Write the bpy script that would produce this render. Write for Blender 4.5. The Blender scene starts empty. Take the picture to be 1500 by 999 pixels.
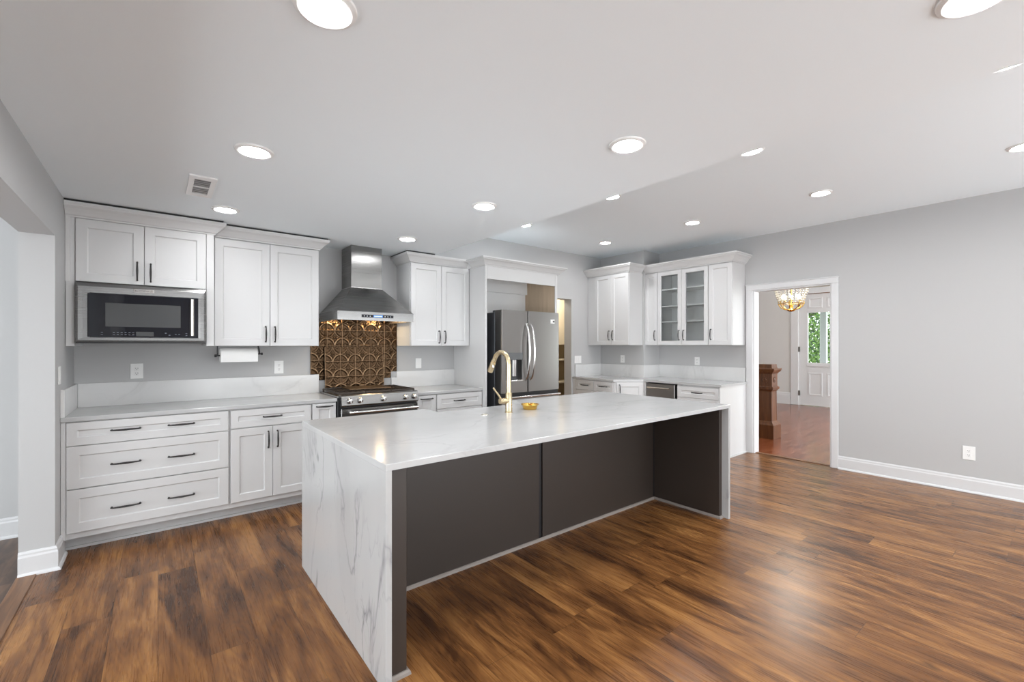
import bpy, bmesh, math, random
from mathutils import Vector, Matrix
random.seed(7)
C = bpy.context.scene.collection
PI = math.pi

# ------------------------------------------------------------------ camera, sky, exposure
F_PX, CAM_H = 650.0, 1.388
YAW = math.atan2(815, 650)                       # angle from +X to the view axis
cd = bpy.data.cameras.new('camera'); cam = bpy.data.objects.new('camera', cd); C.objects.link(cam)
cd.sensor_width = 36.0; cd.lens = 36.0 * F_PX / 1500.0
cd.shift_y = 6.5 / 1500.0
cd.clip_start = 0.05
cam.location = (0, 0, CAM_H)
cam.rotation_euler = (PI / 2, 0, YAW - PI / 2)
S = bpy.context.scene
S.camera = cam
S.view_settings.view_transform = 'Standard'
S.view_settings.look = 'None'
S.view_settings.gamma = 1.0
S.view_settings.use_curve_mapping = False
S.view_settings.exposure = 0.25
W = bpy.data.worlds.new('sky'); S.world = W; W.use_nodes = True
_t = W.node_tree; _bg = _t.nodes['Background']
SKY_UP, FILL_LOW = 4.8, 4.7                       # bright overcast sky; below the horizon an added glow that fills the ceiling
_tc = _t.nodes.new('ShaderNodeTexCoord'); _sp = _t.nodes.new('ShaderNodeSeparateXYZ'); _rp = _t.nodes.new('ShaderNodeMapRange')
_t.links.new(_tc.outputs['Generated'], _sp.inputs[0]); _t.links.new(_sp.outputs[2], _rp.inputs[0])
for _k, _v in ((1, -0.08), (2, 0.08), (3, FILL_LOW), (4, SKY_UP)): _rp.inputs[_k].default_value = _v
_t.links.new(_rp.outputs[0], _bg.inputs[1]); _bg.inputs[0].default_value = (0.935, 0.97, 1.0, 1)
LENS_STRENGTH = 168.0                             # recessed ceiling lights
HALL_STRENGTH = 9.0

# ------------------------------------------------------------------ materials
def mat(name, col, rough=0.5, metal=0.0, spec=None, emit=None, strength=0.0, coat=0.0):
    m = bpy.data.materials.new(name); m.use_nodes = True
    b = m.node_tree.nodes['Principled BSDF']
    b.inputs['Base Color'].default_value = (*col, 1)
    b.inputs['Roughness'].default_value = rough
    b.inputs['Metallic'].default_value = metal
    if spec is not None: b.inputs['Specular IOR Level'].default_value = spec
    if coat: b.inputs['Coat Weight'].default_value = coat; b.inputs['Coat Roughness'].default_value = 0.08
    if emit:
        b.inputs['Emission Color'].default_value = (*emit, 1)
        b.inputs['Emission Strength'].default_value = strength
    return m

class NT:
    """tiny node helper"""
    def __init__(s, m): s.t = m.node_tree; s.b = s.t.nodes['Principled BSDF']
    def n(s, kind, **kw):
        nd = s.t.nodes.new(kind)
        for k, v in kw.items():
            if k.startswith('_'): nd.inputs[k[1:].replace('_', ' ')].default_value = v
            else: setattr(nd, k, v)
        return nd
    def l(s, a, b): s.t.links.new(a, b)
    def math(s, op, a, b=None, c=None):
        nd = s.t.nodes.new('ShaderNodeMath'); nd.operation = op
        for i, v in enumerate((a, b, c)):
            if v is None: continue
            if isinstance(v, (int, float)): nd.inputs[i].default_value = v
            else: s.l(v, nd.inputs[i])
        return nd.outputs[0]
    def ramp(s, fac, stops):
        nd = s.t.nodes.new('ShaderNodeValToRGB'); e = nd.color_ramp.elements
        while len(e) < len(stops): e.new(0.5)
        for i, (p, c) in enumerate(stops):
            e[i].position = p; e[i].color = (*c, 1) if len(c) == 3 else c
        s.l(fac, nd.inputs[0]); return nd.outputs[0]
    def mix(s, fac, a, b, blend='MIX'):
        nd = s.t.nodes.new('ShaderNodeMix'); nd.data_type = 'RGBA'; nd.blend_type = blend
        for i, v in ((0, fac), (6, a), (7, b)):
            if isinstance(v, (int, float)): nd.inputs[i].default_value = v
            elif isinstance(v, tuple): nd.inputs[i].default_value = (*v, 1) if len(v) == 3 else v
            else: s.l(v, nd.inputs[i])
        return nd.outputs[2]

def painted(name, col, rough, bump=0.02, scale=140):
    m = mat(name, col, rough); t = NT(m)
    g = t.n('ShaderNodeNewGeometry')
    nz = t.n('ShaderNodeTexNoise', _Scale=scale, _Detail=3.0); t.l(g.outputs['Position'], nz.inputs['Vector'])
    bp = t.n('ShaderNodeBump', _Strength=bump, _Distance=0.01); t.l(nz.outputs[0], bp.inputs['Height'])
    t.l(bp.outputs[0], t.b.inputs['Normal'])
    return m

def wood_floor(name, dark, mid, light, rough=0.3, width=0.185, length=1.25, spec=0.5, along_y=True, knots=1.0):
    m = mat(name, mid, rough, spec=spec); t = NT(m)
    g = t.n('ShaderNodeNewGeometry'); sx = t.n('ShaderNodeSeparateXYZ'); t.l(g.outputs['Position'], sx.inputs[0])
    u, v = (sx.outputs[1], sx.outputs[0]) if along_y else (sx.outputs[0], sx.outputs[1])
    row = t.math('FLOOR', t.math('DIVIDE', v, width))
    wn = t.n('ShaderNodeTexWhiteNoise', noise_dimensions='1D'); t.l(row, wn.inputs['W'])
    us = t.math('ADD', t.math('DIVIDE', u, length), t.math('MULTIPLY', wn.outputs['Value'], 7.3))
    colm = t.math('FLOOR', us)
    cm = t.n('ShaderNodeCombineXYZ'); t.l(row, cm.inputs[0]); t.l(colm, cm.inputs[1])
    w2 = t.n('ShaderNodeTexWhiteNoise', noise_dimensions='2D'); t.l(cm.outputs[0], w2.inputs['Vector'])
    rnd = w2.outputs['Value']
    seed = t.math('MULTIPLY', rnd, 60.0)
    def noise(su, sv, detail, dist=0.0, rough_=0.55):
        c = t.n('ShaderNodeCombineXYZ'); t.l(t.math('MULTIPLY', u, su), c.inputs[0]); t.l(t.math('MULTIPLY', v, sv), c.inputs[1])
        nz = t.n('ShaderNodeTexNoise', noise_dimensions='4D', _Scale=1.0, _Detail=detail, _Roughness=rough_, _Distortion=dist)
        t.l(c.outputs[0], nz.inputs['Vector']); t.l(seed, nz.inputs['W']); return nz.outputs[0]
    big = noise(1.9, 10.0, 3.0, 0.9)
    tone = t.math('ADD', t.math('MULTIPLY', t.math('SUBTRACT', big, 0.5), 1.7), t.math('ADD', 0.47, t.math('MULTIPLY', t.math('SUBTRACT', rnd, 0.5), 0.22)))
    rings = t.math('SINE', t.math('MULTIPLY', noise(1.3, 8.0, 2.0, 0.5), 90.0))
    fine = noise(3.5, 130.0, 3.0, 0.0, 0.7)
    tone = t.math('ADD', tone, t.math('MULTIPLY', rings, 0.055))
    tone = t.math('ADD', tone, t.math('MULTIPLY', t.math('SUBTRACT', fine, 0.5), 0.5))
    col = t.ramp(tone, [(0.12, dark), (0.48, mid), (0.86, light)])
    kmask = t.ramp(noise(2.6, 6.5, 2.0, 1.2), [(0.66, (0, 0, 0)), (0.80, (1, 1, 1))])
    col = t.mix(t.math('MULTIPLY', kmask, 0.75 * knots), col, tuple(c * 0.55 for c in dark))
    # seams
    fv = t.math('FRACT', t.math('DIVIDE', v, width)); fu = t.math('FRACT', us)
    ev = t.math('MINIMUM', fv, t.math('SUBTRACT', 1.0, fv)); eu = t.math('MINIMUM', fu, t.math('SUBTRACT', 1.0, fu))
    sm = t.math('MAXIMUM', t.math('LESS_THAN', ev, 0.006), t.math('LESS_THAN', eu, 0.0011))
    col = t.mix(t.math('MULTIPLY', sm, 0.6), col, tuple(c * 0.35 for c in dark))
    t.l(col, t.b.inputs['Base Color'])
    rr = t.math('ADD', rough - 0.05, t.math('MULTIPLY', fine, 0.12)); t.l(rr, t.b.inputs['Roughness'])
    h = t.math('SUBTRACT', t.math('MULTIPLY', fine, 0.25), sm)
    bp = t.n('ShaderNodeBump', _Strength=0.10, _Distance=0.003); t.l(h, bp.inputs['Height']); t.l(bp.outputs[0], t.b.inputs['Normal'])
    return m

def quartz(name, base=(0.445, 0.447, 0.445), vein=(0.17, 0.175, 0.19), amount=1.0):
    m = mat(name, base, 0.16, spec=0.5); t = NT(m)
    g = t.n('ShaderNodeNewGeometry'); mp = t.n('ShaderNodeMapping', _Rotation=(0.5, -0.55, 0.6), _Scale=(1.0, 2.0, 0.75))
    t.l(g.outputs['Position'], mp.inputs['Vector'])
    n1 = t.n('ShaderNodeTexNoise', _Scale=1.15, _Detail=5.0, _Roughness=0.55, _Distortion=0.9); t.l(mp.outputs[0], n1.inputs['Vector'])
    n2 = t.n('ShaderNodeTexNoise', _Scale=2.6, _Detail=4.0, _Distortion=0.6); t.l(mp.outputs[0], n2.inputs['Vector'])
    n3 = t.n('ShaderNodeTexNoise', _Scale=1.6, _Detail=2.0); t.l(g.outputs['Position'], n3.inputs['Vector'])
    n4 = t.n('ShaderNodeTexNoise', _Scale=1.3, _Detail=3.0); t.l(mp.outputs[0], n4.inputs['Vector'])
    d1 = t.math('ABSOLUTE', t.math('SUBTRACT', n1.outputs[0], 0.5)); d2 = t.math('ABSOLUTE', t.math('SUBTRACT', n2.outputs[0], 0.47))
    v1 = t.ramp(d1, [(0.0, (1, 1, 1)), (0.007, (0.55, 0.55, 0.55)), (0.028, (0, 0, 0))])
    v2 = t.ramp(d2, [(0.0, (1, 1, 1)), (0.012, (0, 0, 0))])
    k = t.ramp(n3.outputs[0], [(0.42, (0, 0, 0)), (0.62, (1, 1, 1))])
    f = t.math('MULTIPLY', t.math('ADD', t.math('MULTIPLY', v1, 0.75), t.math('MULTIPLY', v2, 0.22)), k)
    cl = t.ramp(n4.outputs[0], [(0.45, base), (0.75, tuple(c * 0.90 for c in base))])
    t.l(t.mix(t.math('MULTIPLY', f, amount), cl, vein), t.b.inputs['Base Color'])
    return m

def brushed(name, col, rough=0.3, aniso=0.6, axis='Z'):
    m = mat(name, col, rough, 1.0); t = NT(m)
    g = t.n('ShaderNodeNewGeometry'); mp = t.n('ShaderNodeMapping')
    mp.inputs['Scale'].default_value = (0.3, 0.3, 260) if axis == 'Z' else (260, 260, 0.3)
    t.l(g.outputs['Position'], mp.inputs['Vector'])
    nz = t.n('ShaderNodeTexNoise', _Scale=1.0, _Detail=3.0); t.l(mp.outputs[0], nz.inputs['Vector'])
    t.l(t.math('ADD', rough - 0.015, t.math('MULTIPLY', nz.outputs[0], 0.03)), t.b.inputs['Roughness'])
    t.b.inputs['Anisotropic'].default_value = aniso
    tg = t.n('ShaderNodeTangent', direction_type='RADIAL', axis='Z'); t.l(tg.outputs[0], t.b.inputs['Tangent'])
    if axis != 'Z': t.b.inputs['Anisotropic Rotation'].default_value = 0.25
    return m

def fabricwood(name, dark, light, rough=0.4, sc=(14, 14, 1.2)):
    m = mat(name, light, rough); t = NT(m)
    g = t.n('ShaderNodeNewGeometry'); mp = t.n('ShaderNodeMapping', _Scale=sc); t.l(g.outputs['Position'], mp.inputs['Vector'])
    nz = t.n('ShaderNodeTexNoise', _Scale=2.0, _Detail=5.0, _Distortion=0.7); t.l(mp.outputs[0], nz.inputs['Vector'])
    t.l(t.ramp(nz.outputs[0], [(0.3, dark), (0.7, light)]), t.b.inputs['Base Color'])
    return m

def clear_glass(name):
    m = bpy.data.materials.new(name); m.use_nodes = True; nt = m.node_tree; nt.nodes.clear()
    o = nt.nodes.new('ShaderNodeOutputMaterial'); mx = nt.nodes.new('ShaderNodeMixShader')
    tr = nt.nodes.new('ShaderNodeBsdfTransparent'); gl = nt.nodes.new('ShaderNodeBsdfGlossy'); gl.inputs['Roughness'].default_value = 0.03
    fr = nt.nodes.new('ShaderNodeFresnel'); fr.inputs[0].default_value = 1.35
    tr.inputs[0].default_value = (0.96, 0.97, 0.97, 1)
    nt.links.new(fr.outputs[0], mx.inputs[0]); nt.links.new(tr.outputs[0], mx.inputs[1]); nt.links.new(gl.outputs[0], mx.inputs[2])
    nt.links.new(mx.outputs[0], o.inputs[0]); return m

M = dict(
    wall=painted('grey_wall_paint', (0.475, 0.475, 0.475), 0.75),
    ceil=painted('ceiling_paint', (0.87, 0.925, 0.96), 0.85),
    hallwall=painted('hall_wall_paint', (0.60, 0.59, 0.575), 0.75),
    trim=painted('trim_paint', (0.64, 0.642, 0.648), 0.35),
    cab=painted('cabinet_paint', (0.62, 0.62, 0.62), 0.38, 0.01),
    inner=painted('cabinet_interior', (0.82, 0.82, 0.815), 0.4),
    beige=fabricwood('raw_panel', (0.58, 0.44, 0.30), (0.68, 0.53, 0.38), 0.6),
    cream=painted('pantry_paint', (0.78, 0.70, 0.56), 0.5),
    tan=painted('pantry_tan', (0.42, 0.32, 0.19), 0.6),
    floor=wood_floor('plank_floor', (0.056, 0.022, 0.0085), (0.172, 0.071, 0.0225), (0.335, 0.157, 0.050), 0.27, spec=0.32),
    porchpaint=painted('porch_paint', (0.40, 0.41, 0.43), 0.5),
    hall=wood_floor('hall_floor', (0.10, 0.020, 0.008), (0.20, 0.055, 0.020), (0.29, 0.10, 0.042), 0.20, 0.06, 1.6, 0.5, False, 0.0),
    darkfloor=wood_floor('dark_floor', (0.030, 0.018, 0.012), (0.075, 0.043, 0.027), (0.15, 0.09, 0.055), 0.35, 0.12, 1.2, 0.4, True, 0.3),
    quartz=quartz('white_quartz'),
    top=quartz('pale_quartz', (0.47, 0.472, 0.472), (0.31, 0.31, 0.32), 0.5),
    splash=quartz('splash_quartz', (0.70, 0.70, 0.695), (0.45, 0.45, 0.45), 0.5),
    steel=brushed('stainless_steel', (0.27, 0.267, 0.262), 0.27, 0.75),
    fridge=brushed('fridge_steel', (0.31, 0.30, 0.29), 0.30, 0.5, 'X'),
    steelplain=mat('polished_steel', (0.72, 0.71, 0.70), 0.18, 1.0),
    darksteel=mat('dark_steel', (0.16, 0.165, 0.17), 0.4, 0.8),
    fridgeside=mat('fridge_side', (0.060, 0.064, 0.072), 0.45, 0.3),
    nickel=mat('nickel_handle', (0.78, 0.74, 0.66), 0.25, 1.0),
    bronze=mat('dark_bronze_pull', (0.035, 0.033, 0.033), 0.42, 0.5),
    brass=brushed('champagne_brass', (0.60, 0.485, 0.31), 0.27, 0.3),
    gold=mat('gold', (0.78, 0.50, 0.12), 0.22, 1.0),
    tin=None,
    island=painted('island_brown_paint', (0.034, 0.025, 0.020), 0.42, 0.02, 60),
    islandtrim=painted('island_shoe_trim', (0.24, 0.21, 0.19), 0.5),
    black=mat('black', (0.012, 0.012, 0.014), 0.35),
    blackglass=mat('black_glass', (0.010, 0.011, 0.016), 0.06, spec=0.6),
    ovenwin=mat('microwave_window', (0.075, 0.078, 0.080), 0.12, spec=0.6),
    iron=mat('cast_iron', (0.055, 0.042, 0.034), 0.5, 0.4),
    sheet=mat('brown_metal_sheet', (0.16, 0.10, 0.055), 0.4, 0.7),
    white=mat('white_plastic', (0.82, 0.82, 0.81), 0.35),
    slot=mat('dark_slot', (0.10, 0.10, 0.10), 0.6),
    plate_grey=mat('grey_print', (0.45, 0.45, 0.46), 0.6),
    paper=painted('paper_towel', (0.86, 0.86, 0.85), 0.9, 0.15, 90),
    cardboard=mat('cardboard', (0.45, 0.33, 0.2), 0.8),
    porcelain=mat('porcelain', (0.82, 0.82, 0.81), 0.12),
    mahogany=fabricwood('newel_wood', (0.070, 0.024, 0.008), (0.170, 0.064, 0.021), 0.32),
    thresh=fabricwood('threshold_wood', (0.10, 0.045, 0.02), (0.22, 0.11, 0.05), 0.4, (20, 1.5, 20)),
    lens=mat('light_lens', (0.9, 0.9, 0.9), 0.4, emit=(0.985, 0.99, 1.0), strength=LENS_STRENGTH),
    lensdim=mat('light_lens_dimmed', (0.9, 0.9, 0.9), 0.4, emit=(0.985, 0.99, 1.0), strength=LENS_STRENGTH * 0.5),
    hoodlens=mat('hood_lens', (0.9, 0.9, 0.9), 0.4, emit=(1.0, 0.74, 0.42), strength=120.0),
    blue=mat('blue_display', (0.02, 0.05, 0.2), 0.3, emit=(0.10, 0.32, 1.0), strength=1.1),
    glow=mat('white_legend', (0.6, 0.6, 0.6), 0.5, emit=(0.75, 0.85, 1.0), strength=0.5),
    legend=mat('panel_legend', (0.16, 0.18, 0.21), 0.5),
    bulb=mat('bulb', (0.9, 0.9, 0.9), 0.4, emit=(1.0, 0.86, 0.62), strength=HALL_STRENGTH),
    crystal=mat('crystal', (0.62, 0.60, 0.55), 0.08),
    glass=clear_glass('window_glass'),
    louver=mat('vent_louver', (0.40, 0.40, 0.40), 0.6),
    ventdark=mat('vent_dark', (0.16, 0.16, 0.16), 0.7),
    leaf=mat('leaf', (0.13, 0.24, 0.05), 0.5),
    leaf2=mat('leaf_dark', (0.022, 0.06, 0.03), 0.5),
    bark=mat('bark', (0.07, 0.06, 0.045), 0.9),
    lawn=mat('lawn', (0.16, 0.27, 0.06), 0.9),
    lock=mat('hinge_metal', (0.10, 0.09, 0.08), 0.4, 0.8),
)
_b = M['crystal'].node_tree.nodes['Principled BSDF']
_b.inputs['Transmission Weight'].default_value = 0.3; _b.inputs['Emission Color'].default_value = (1.0, 0.9, 0.72, 1); _b.inputs['Emission Strength'].default_value = 0.0
def tin_material():
    m = mat('antique_bronze_tin', (0.20, 0.12, 0.060), 0.30, 1.0); t = NT(m)
    g = t.n('ShaderNodeNewGeometry'); nz = t.n('ShaderNodeTexNoise', _Scale=22.0, _Detail=5.0); t.l(g.outputs['Position'], nz.inputs['Vector'])
    at = t.n('ShaderNodeAttribute', attribute_name='relief')
    base = t.ramp(nz.outputs[0], [(0.3, (0.042, 0.025, 0.014)), (0.7, (0.070, 0.042, 0.023))])
    pol = t.ramp(at.outputs['Fac'], [(0.35, (0, 0, 0)), (0.95, (1, 1, 1))])          # polished ridges of the antiqued metal
    t.l(t.mix(pol, base, (0.26, 0.168, 0.098)), t.b.inputs['Base Color'])
    return m
M['tin'] = tin_material()

# ------------------------------------------------------------------ mesh builder
class MB:
    def __init__(s): s.bm = bmesh.new()
    def face(s, pts):
        return s.bm.faces.new([s.bm.verts.new(p) for p in pts])
    def box(s, x0, x1, y0, y1, z0, z1, bev=0.0, seg=1):
        x0, x1 = min(x0, x1), max(x0, x1); y0, y1 = min(y0, y1), max(y0, y1); z0, z1 = min(z0, z1), max(z0, z1)
        r = bmesh.ops.create_cube(s.bm, size=1.0)
        for v in r['verts']:
            v.co = Vector(((x0 + x1) / 2 + v.co.x * (x1 - x0), (y0 + y1) / 2 + v.co.y * (y1 - y0), (z0 + z1) / 2 + v.co.z * (z1 - z0)))
        if bev > 0:
            es = set(e for v in r['verts'] for e in v.link_edges)
            bmesh.ops.bevel(s.bm, geom=list(es), offset=bev, segments=seg, profile=0.5, affect='EDGES', clamp_overlap=True)
        return s
    def prism(s, poly, z0, z1):
        """poly (x,y) counter-clockwise, extruded z0..z1"""
        a = [s.bm.verts.new((x, y, z0)) for x, y in poly]; b = [s.bm.verts.new((x, y, z1)) for x, y in poly]; n = len(poly)
        s.bm.faces.new(list(reversed(a))); s.bm.faces.new(b)
        for i in range(n): s.bm.faces.new([a[i], a[(i + 1) % n], b[(i + 1) % n], b[i]])
        return s
    def frust(s, r0, r1):
        """two rects (x0,x1,y0,y1,z) joined"""
        def ring(r): x0, x1, y0, y1, z = r; return [s.bm.verts.new(p) for p in ((x0, y0, z), (x1, y0, z), (x1, y1, z), (x0, y1, z))]
        a, b = ring(r0), ring(r1)
        s.bm.faces.new(list(reversed(a))); s.bm.faces.new(b)
        for i in range(4): s.bm.faces.new([a[i], a[(i + 1) % 4], b[(i + 1) % 4], b[i]])
        return s
    def tube(s, pts, rad, n=10, cap=True):
        pts = [Vector(p) for p in pts]
        rads = rad if isinstance(rad, (list, tuple)) else [rad] * len(pts)
        rings = []; up = None
        for i, p in enumerate(pts):
            d = (pts[min(i + 1, len(pts) - 1)] - pts[max(i - 1, 0)]).normalized()
            if up is None:
                up = Vector((0, 0, 1)) if abs(d.z) < 0.9 else Vector((1, 0, 0))
            a = d.cross(up).normalized(); up = a.cross(d).normalized()
            rings.append([s.bm.verts.new(p + rads[i] * (math.cos(2 * PI * k / n) * a + math.sin(2 * PI * k / n) * up)) for k in range(n)])
        for i in range(len(rings) - 1):
            for k in range(n):
                f = s.bm.faces.new([rings[i][k], rings[i][(k + 1) % n], rings[i + 1][(k + 1) % n], rings[i + 1][k]]); f.smooth = True
        if cap:
            s.bm.faces.new(list(reversed(rings[0]))); s.bm.faces.new(rings[-1])
        return s
    def lathe(s, prof, c, axis='z', n=32, cap=True):
        """prof: (radius, height) along the axis from c"""
        rings = []
        for r, h in prof:
            ring = []
            for k in range(n):
                a = 2 * PI * k / n; ca, sa = r * math.cos(a), r * math.sin(a)
                if axis == 'z': p = (c[0] + ca, c[1] + sa, c[2] + h)
                elif axis == 'y': p = (c[0] + ca, c[1] + h, c[2] + sa)
                else: p = (c[0] + h, c[1] + ca, c[2] + sa)
                ring.append(s.bm.verts.new(p))
            rings.append(ring)
        for i in range(len(rings) - 1):
            for k in range(n):
                s.bm.faces.new([rings[i][k], rings[i][(k + 1) % n], rings[i + 1][(k + 1) % n], rings[i + 1][k]])
        if cap:
            s.bm.faces.new(list(reversed(rings[0]))); s.bm.faces.new(rings[-1])
        return s
    def sweep(s, prof, path, closed_ends=True):
        """prof: closed (out, z) polygon; path: list of (x, y); outward is to the right of travel"""
        n = len(path); P = [Vector((p[0], p[1])) for p in path]; rings = []
        for i in range(n):
            def nrm(a, b): d = (b - a).normalized(); return Vector((d.y, -d.x))
            if i == 0: o = nrm(P[0], P[1])
            elif i == n - 1: o = nrm(P[-2], P[-1])
            else:
                n1, n2 = nrm(P[i - 1], P[i]), nrm(P[i], P[i + 1]); o = (n1 + n2) / (1 + n1.dot(n2))
            rings.append([s.bm.verts.new((P[i].x + o.x * d, P[i].y + o.y * d, z)) for d, z in prof])
        m = len(prof)
        for i in range(n - 1):
            for k in range(m):
                s.bm.faces.new([rings[i][k], rings[i + 1][k], rings[i + 1][(k + 1) % m], rings[i][(k + 1) % m]])
        if closed_ends:
            s.bm.faces.new(list(reversed(rings[0]))); s.bm.faces.new(rings[-1])
        return s
    def shaker(s, O, u, w, h, t=0.02, fr=0.06, dep=0.009, hollow=False):
        """a shaker front: O lower left seen from the front, u to the right; n = u x z outwards; back face at O"""
        O = Vector(O); u = Vector(u).normalized(); z = Vector((0, 0, 1)); n = u.cross(z)
        def ring(i, d): return [s.bm.verts.new(O + u * a + z * b + n * d) for a, b in ((i, i), (w - i, i), (w - i, h - i), (i, h - i))]
        def join(a, b):
            for k in range(4): s.bm.faces.new([a[k], a[(k + 1) % 4], b[(k + 1) % 4], b[k]])
        c = 0.0022
        r0, r1, r2, r3 = ring(0, 0), ring(0, t - c), ring(c, t), ring(fr, t)
        join(r0, r1); join(r1, r2); join(r2, r3)
        if hollow:
            r4 = ring(fr + 0.004, t - 0.012); r5 = ring(fr + 0.004, 0); join(r3, r4); join(r4, r5); join(r5, r0)
        else:
            r4 = ring(fr + 0.007, t - dep); join(r3, r4); s.bm.faces.new(r4); s.bm.faces.new(list(reversed(r0)))
        return s
    def pull(s, c, d, n, L=0.135, st=0.030, r=0.0052):
        """bow pull centred at c on the face, along d, standing off along n"""
        c = Vector(c); d = Vector(d); n = Vector(n); h = L / 2
        p = [c - d * h * 0.96, c - d * h + n * st * 0.55, c - d * h * 0.9 + n * st * 0.86, c - d * h * 0.5 + n * st * 0.98, c + n * st * 1.06,
             c + d * h * 0.5 + n * st * 0.98, c + d * h * 0.9 + n * st * 0.86, c + d * h + n * st * 0.55, c + d * h * 0.96]
        return s.tube(p, [r * 1.3, r * 1.0, r * 0.9, r * 1.15, r * 1.4, r * 1.15, r * 0.9, r * 1.0, r * 1.3], 8)
    def build(s, name, m, parent=None, smooth=False):
        bm = s.bm
        bmesh.ops.recalc_face_normals(bm, faces=bm.faces[:])
        if smooth:
            for f in bm.faces: f.smooth = True
        if parent is None:
            xs = [v.co for v in bm.verts]
            lo = Vector((min(v.x for v in xs), min(v.y for v in xs), min(v.z for v in xs))); hi = Vector((max(v.x for v in xs), max(v.y for v in xs), max(v.z for v in xs)))
            org = Vector(((lo.x + hi.x) / 2, (lo.y + hi.y) / 2, lo.z))
        else:
            org = Vector(parent['_o'])
        bmesh.ops.translate(bm, verts=bm.verts[:], vec=-org)
        me = bpy.data.meshes.new(name); bm.to_mesh(me); bm.free()
        if smooth: me.set_sharp_from_angle(angle=math.radians(40))
        me.materials.append(M[m] if isinstance(m, str) else m)
        o = bpy.data.objects.new(name, me); C.objects.link(o)
        if parent is None: o.location = org
        else: o.parent = parent
        o['_o'] = tuple(org)
        ALL.append(o)
        return o
ALL = []
def thing(name, label, cat, loc, group=None):
    o = bpy.data.objects.new(name, None); C.objects.link(o); o.location = loc
    o.empty_display_size = 0.05; o['_o'] = tuple(float(c) for c in loc); ALL.append(o)
    o['label'] = label; o['category'] = cat
    if group: o['group'] = group
    return o
def tag(o, label, cat, group=None, kind=None):
    o['label'] = label; o['category'] = cat
    if group: o['group'] = group
    if kind: o['kind'] = kind
    return o
def struct(o, label=None, cat=None):
    o['kind'] = 'structure'
    if label: o['label'] = label
    if cat: o['category'] = cat
    return o
def dup(root, loc, label, group=None):
    """a copy of a thing and of its parts; the meshes are shared"""
    r = root.copy(); C.objects.link(r); r.location = loc; r['label'] = label; r['_o'] = tuple(loc); ALL.append(r)
    if group: r['group'] = group
    for ch in list(root.children):
        c = ch.copy(); C.objects.link(c); c.parent = r; ALL.append(c)
        for g in list(ch.children):
            q = g.copy(); C.objects.link(q); q.parent = c; ALL.append(q)
    return r
X1, Y1, Z1 = Vector((1, 0, 0)), Vector((0, 1, 0)), Vector((0, 0, 1))

# ------------------------------------------------------------------ the room
YW, XL, XR = 4.72, -0.50, 6.0
ZL, ZH, XS = 2.386, 2.79, 2.39
YB = -2.6                                        # unseen rear of the room, left open so sky light fills it
b = MB(); b.box(-0.60, 6.06, YB, 4.86, -0.05, 0.0)
struct(b.build('floor', 'floor'), 'dark walnut plank floor of the kitchen', 'floor')
b = MB(); b.box(6.06, 11.9, -1.0, 7.0, -0.05, 0.0); struct(b.build('floor_hall', 'hall'), 'reddish polished wood floor of the hall beyond the doorway', 'floor')
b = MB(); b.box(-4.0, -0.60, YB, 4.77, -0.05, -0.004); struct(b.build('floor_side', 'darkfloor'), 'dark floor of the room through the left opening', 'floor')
b = MB(); b.box(-0.655, XS, YB, 4.87, ZL, ZL + 0.06); b.box(XS - 0.06, XS, YB, 4.72, ZL + 0.06, ZH)
struct(b.build('ceiling_low', 'ceil'), 'lower white ceiling over the cooking side', 'ceiling')
b = MB(); b.box(XS - 0.06, 6.13, YB, 4.87, ZH, ZH + 0.06); struct(b.build('ceiling', 'ceil'), 'higher white ceiling over the right side', 'ceiling')
b = MB(); b.box(-0.655, 4.15, YW, YW + 0.15, 0, ZH); b.box(4.15, 4.92, YW, YW + 0.15, 2.09, ZH); b.box(4.92, 6.13, YW, YW + 0.15, 0, ZH)
struct(b.build('wall_back', 'wall'), 'grey wall behind the range and refrigerator', 'wall')
b = MB(); b.box(-0.655, XL, 3.92, YW, 0, ZL); b.box(-0.655, XL, 0.3, 3.92, 2.07, ZL); b.box(-0.655, XL, YB, 0.3, 0, ZL)
struct(b.build('wall_left', 'wall'), 'grey left wall with a wide cased opening', 'wall')
DY0, DY1, DZ = 1.683, 2.535, 2.095
b = MB(); b.box(XR, 6.13, DY1, YW, 0, ZH); b.box(XR, 6.13, DY0, DY1, DZ, ZH); b.box(XR, 6.13, YB, DY0, 0, ZH)
struct(b.build('wall_right', 'wall'), 'grey right wall with the hall doorway', 'wall')
b = MB(); b.box(5.60, XR, 3.905, YW, 0, ZH); struct(b.build('wall_pier', 'wall'), 'grey chase boxed out in the far right corner', 'wall')
b = MB(); b.box(-4.0, 0.72, YB - 0.15, YB, 0, ZL); b.box(5.75, 6.13, YB - 0.15, YB, 0, ZH); b.box(0.72, XS, YB - 0.15, YB, 2.06, ZL); b.box(XS, 5.75, YB - 0.15, YB, 2.06, ZH)  # unseen wall; pier and header shaped to steer daylight and steel reflections
struct(b.build('wall_front_added', 'wall'), 'grey wall added behind the camera, its wide opening shaped to let daylight in', 'wall')
# the room through the left opening
b = MB(); b.box(-4.0, -0.655, 4.77, 4.87, 0, ZL); struct(b.build('wall_side', 'wall'), 'grey wall of the room through the left opening', 'wall')
b = MB(); b.box(-4.0, -0.655, YB, 4.87, ZL, ZL + 0.06); struct(b.build('ceiling_side', 'ceil'))

BASE = [(0.0, 0.0), (0.016, 0.0), (0.016, 0.112), (0.012, 0.124), (0.012, 0.134), (0.006, 0.146), (0.0, 0.146)]
SHOE = [(0.016, 0.0), (0.030, 0.0), (0.028, 0.010), (0.022, 0.017), (0.016, 0.019)]
def baseboard(name, path, lab, shoe=True):
    b = MB(); b.sweep(BASE, path)
    if shoe: b.sweep(SHOE, path)
    return struct(b.build(name, 'trim'), lab, 'baseboard')
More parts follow.
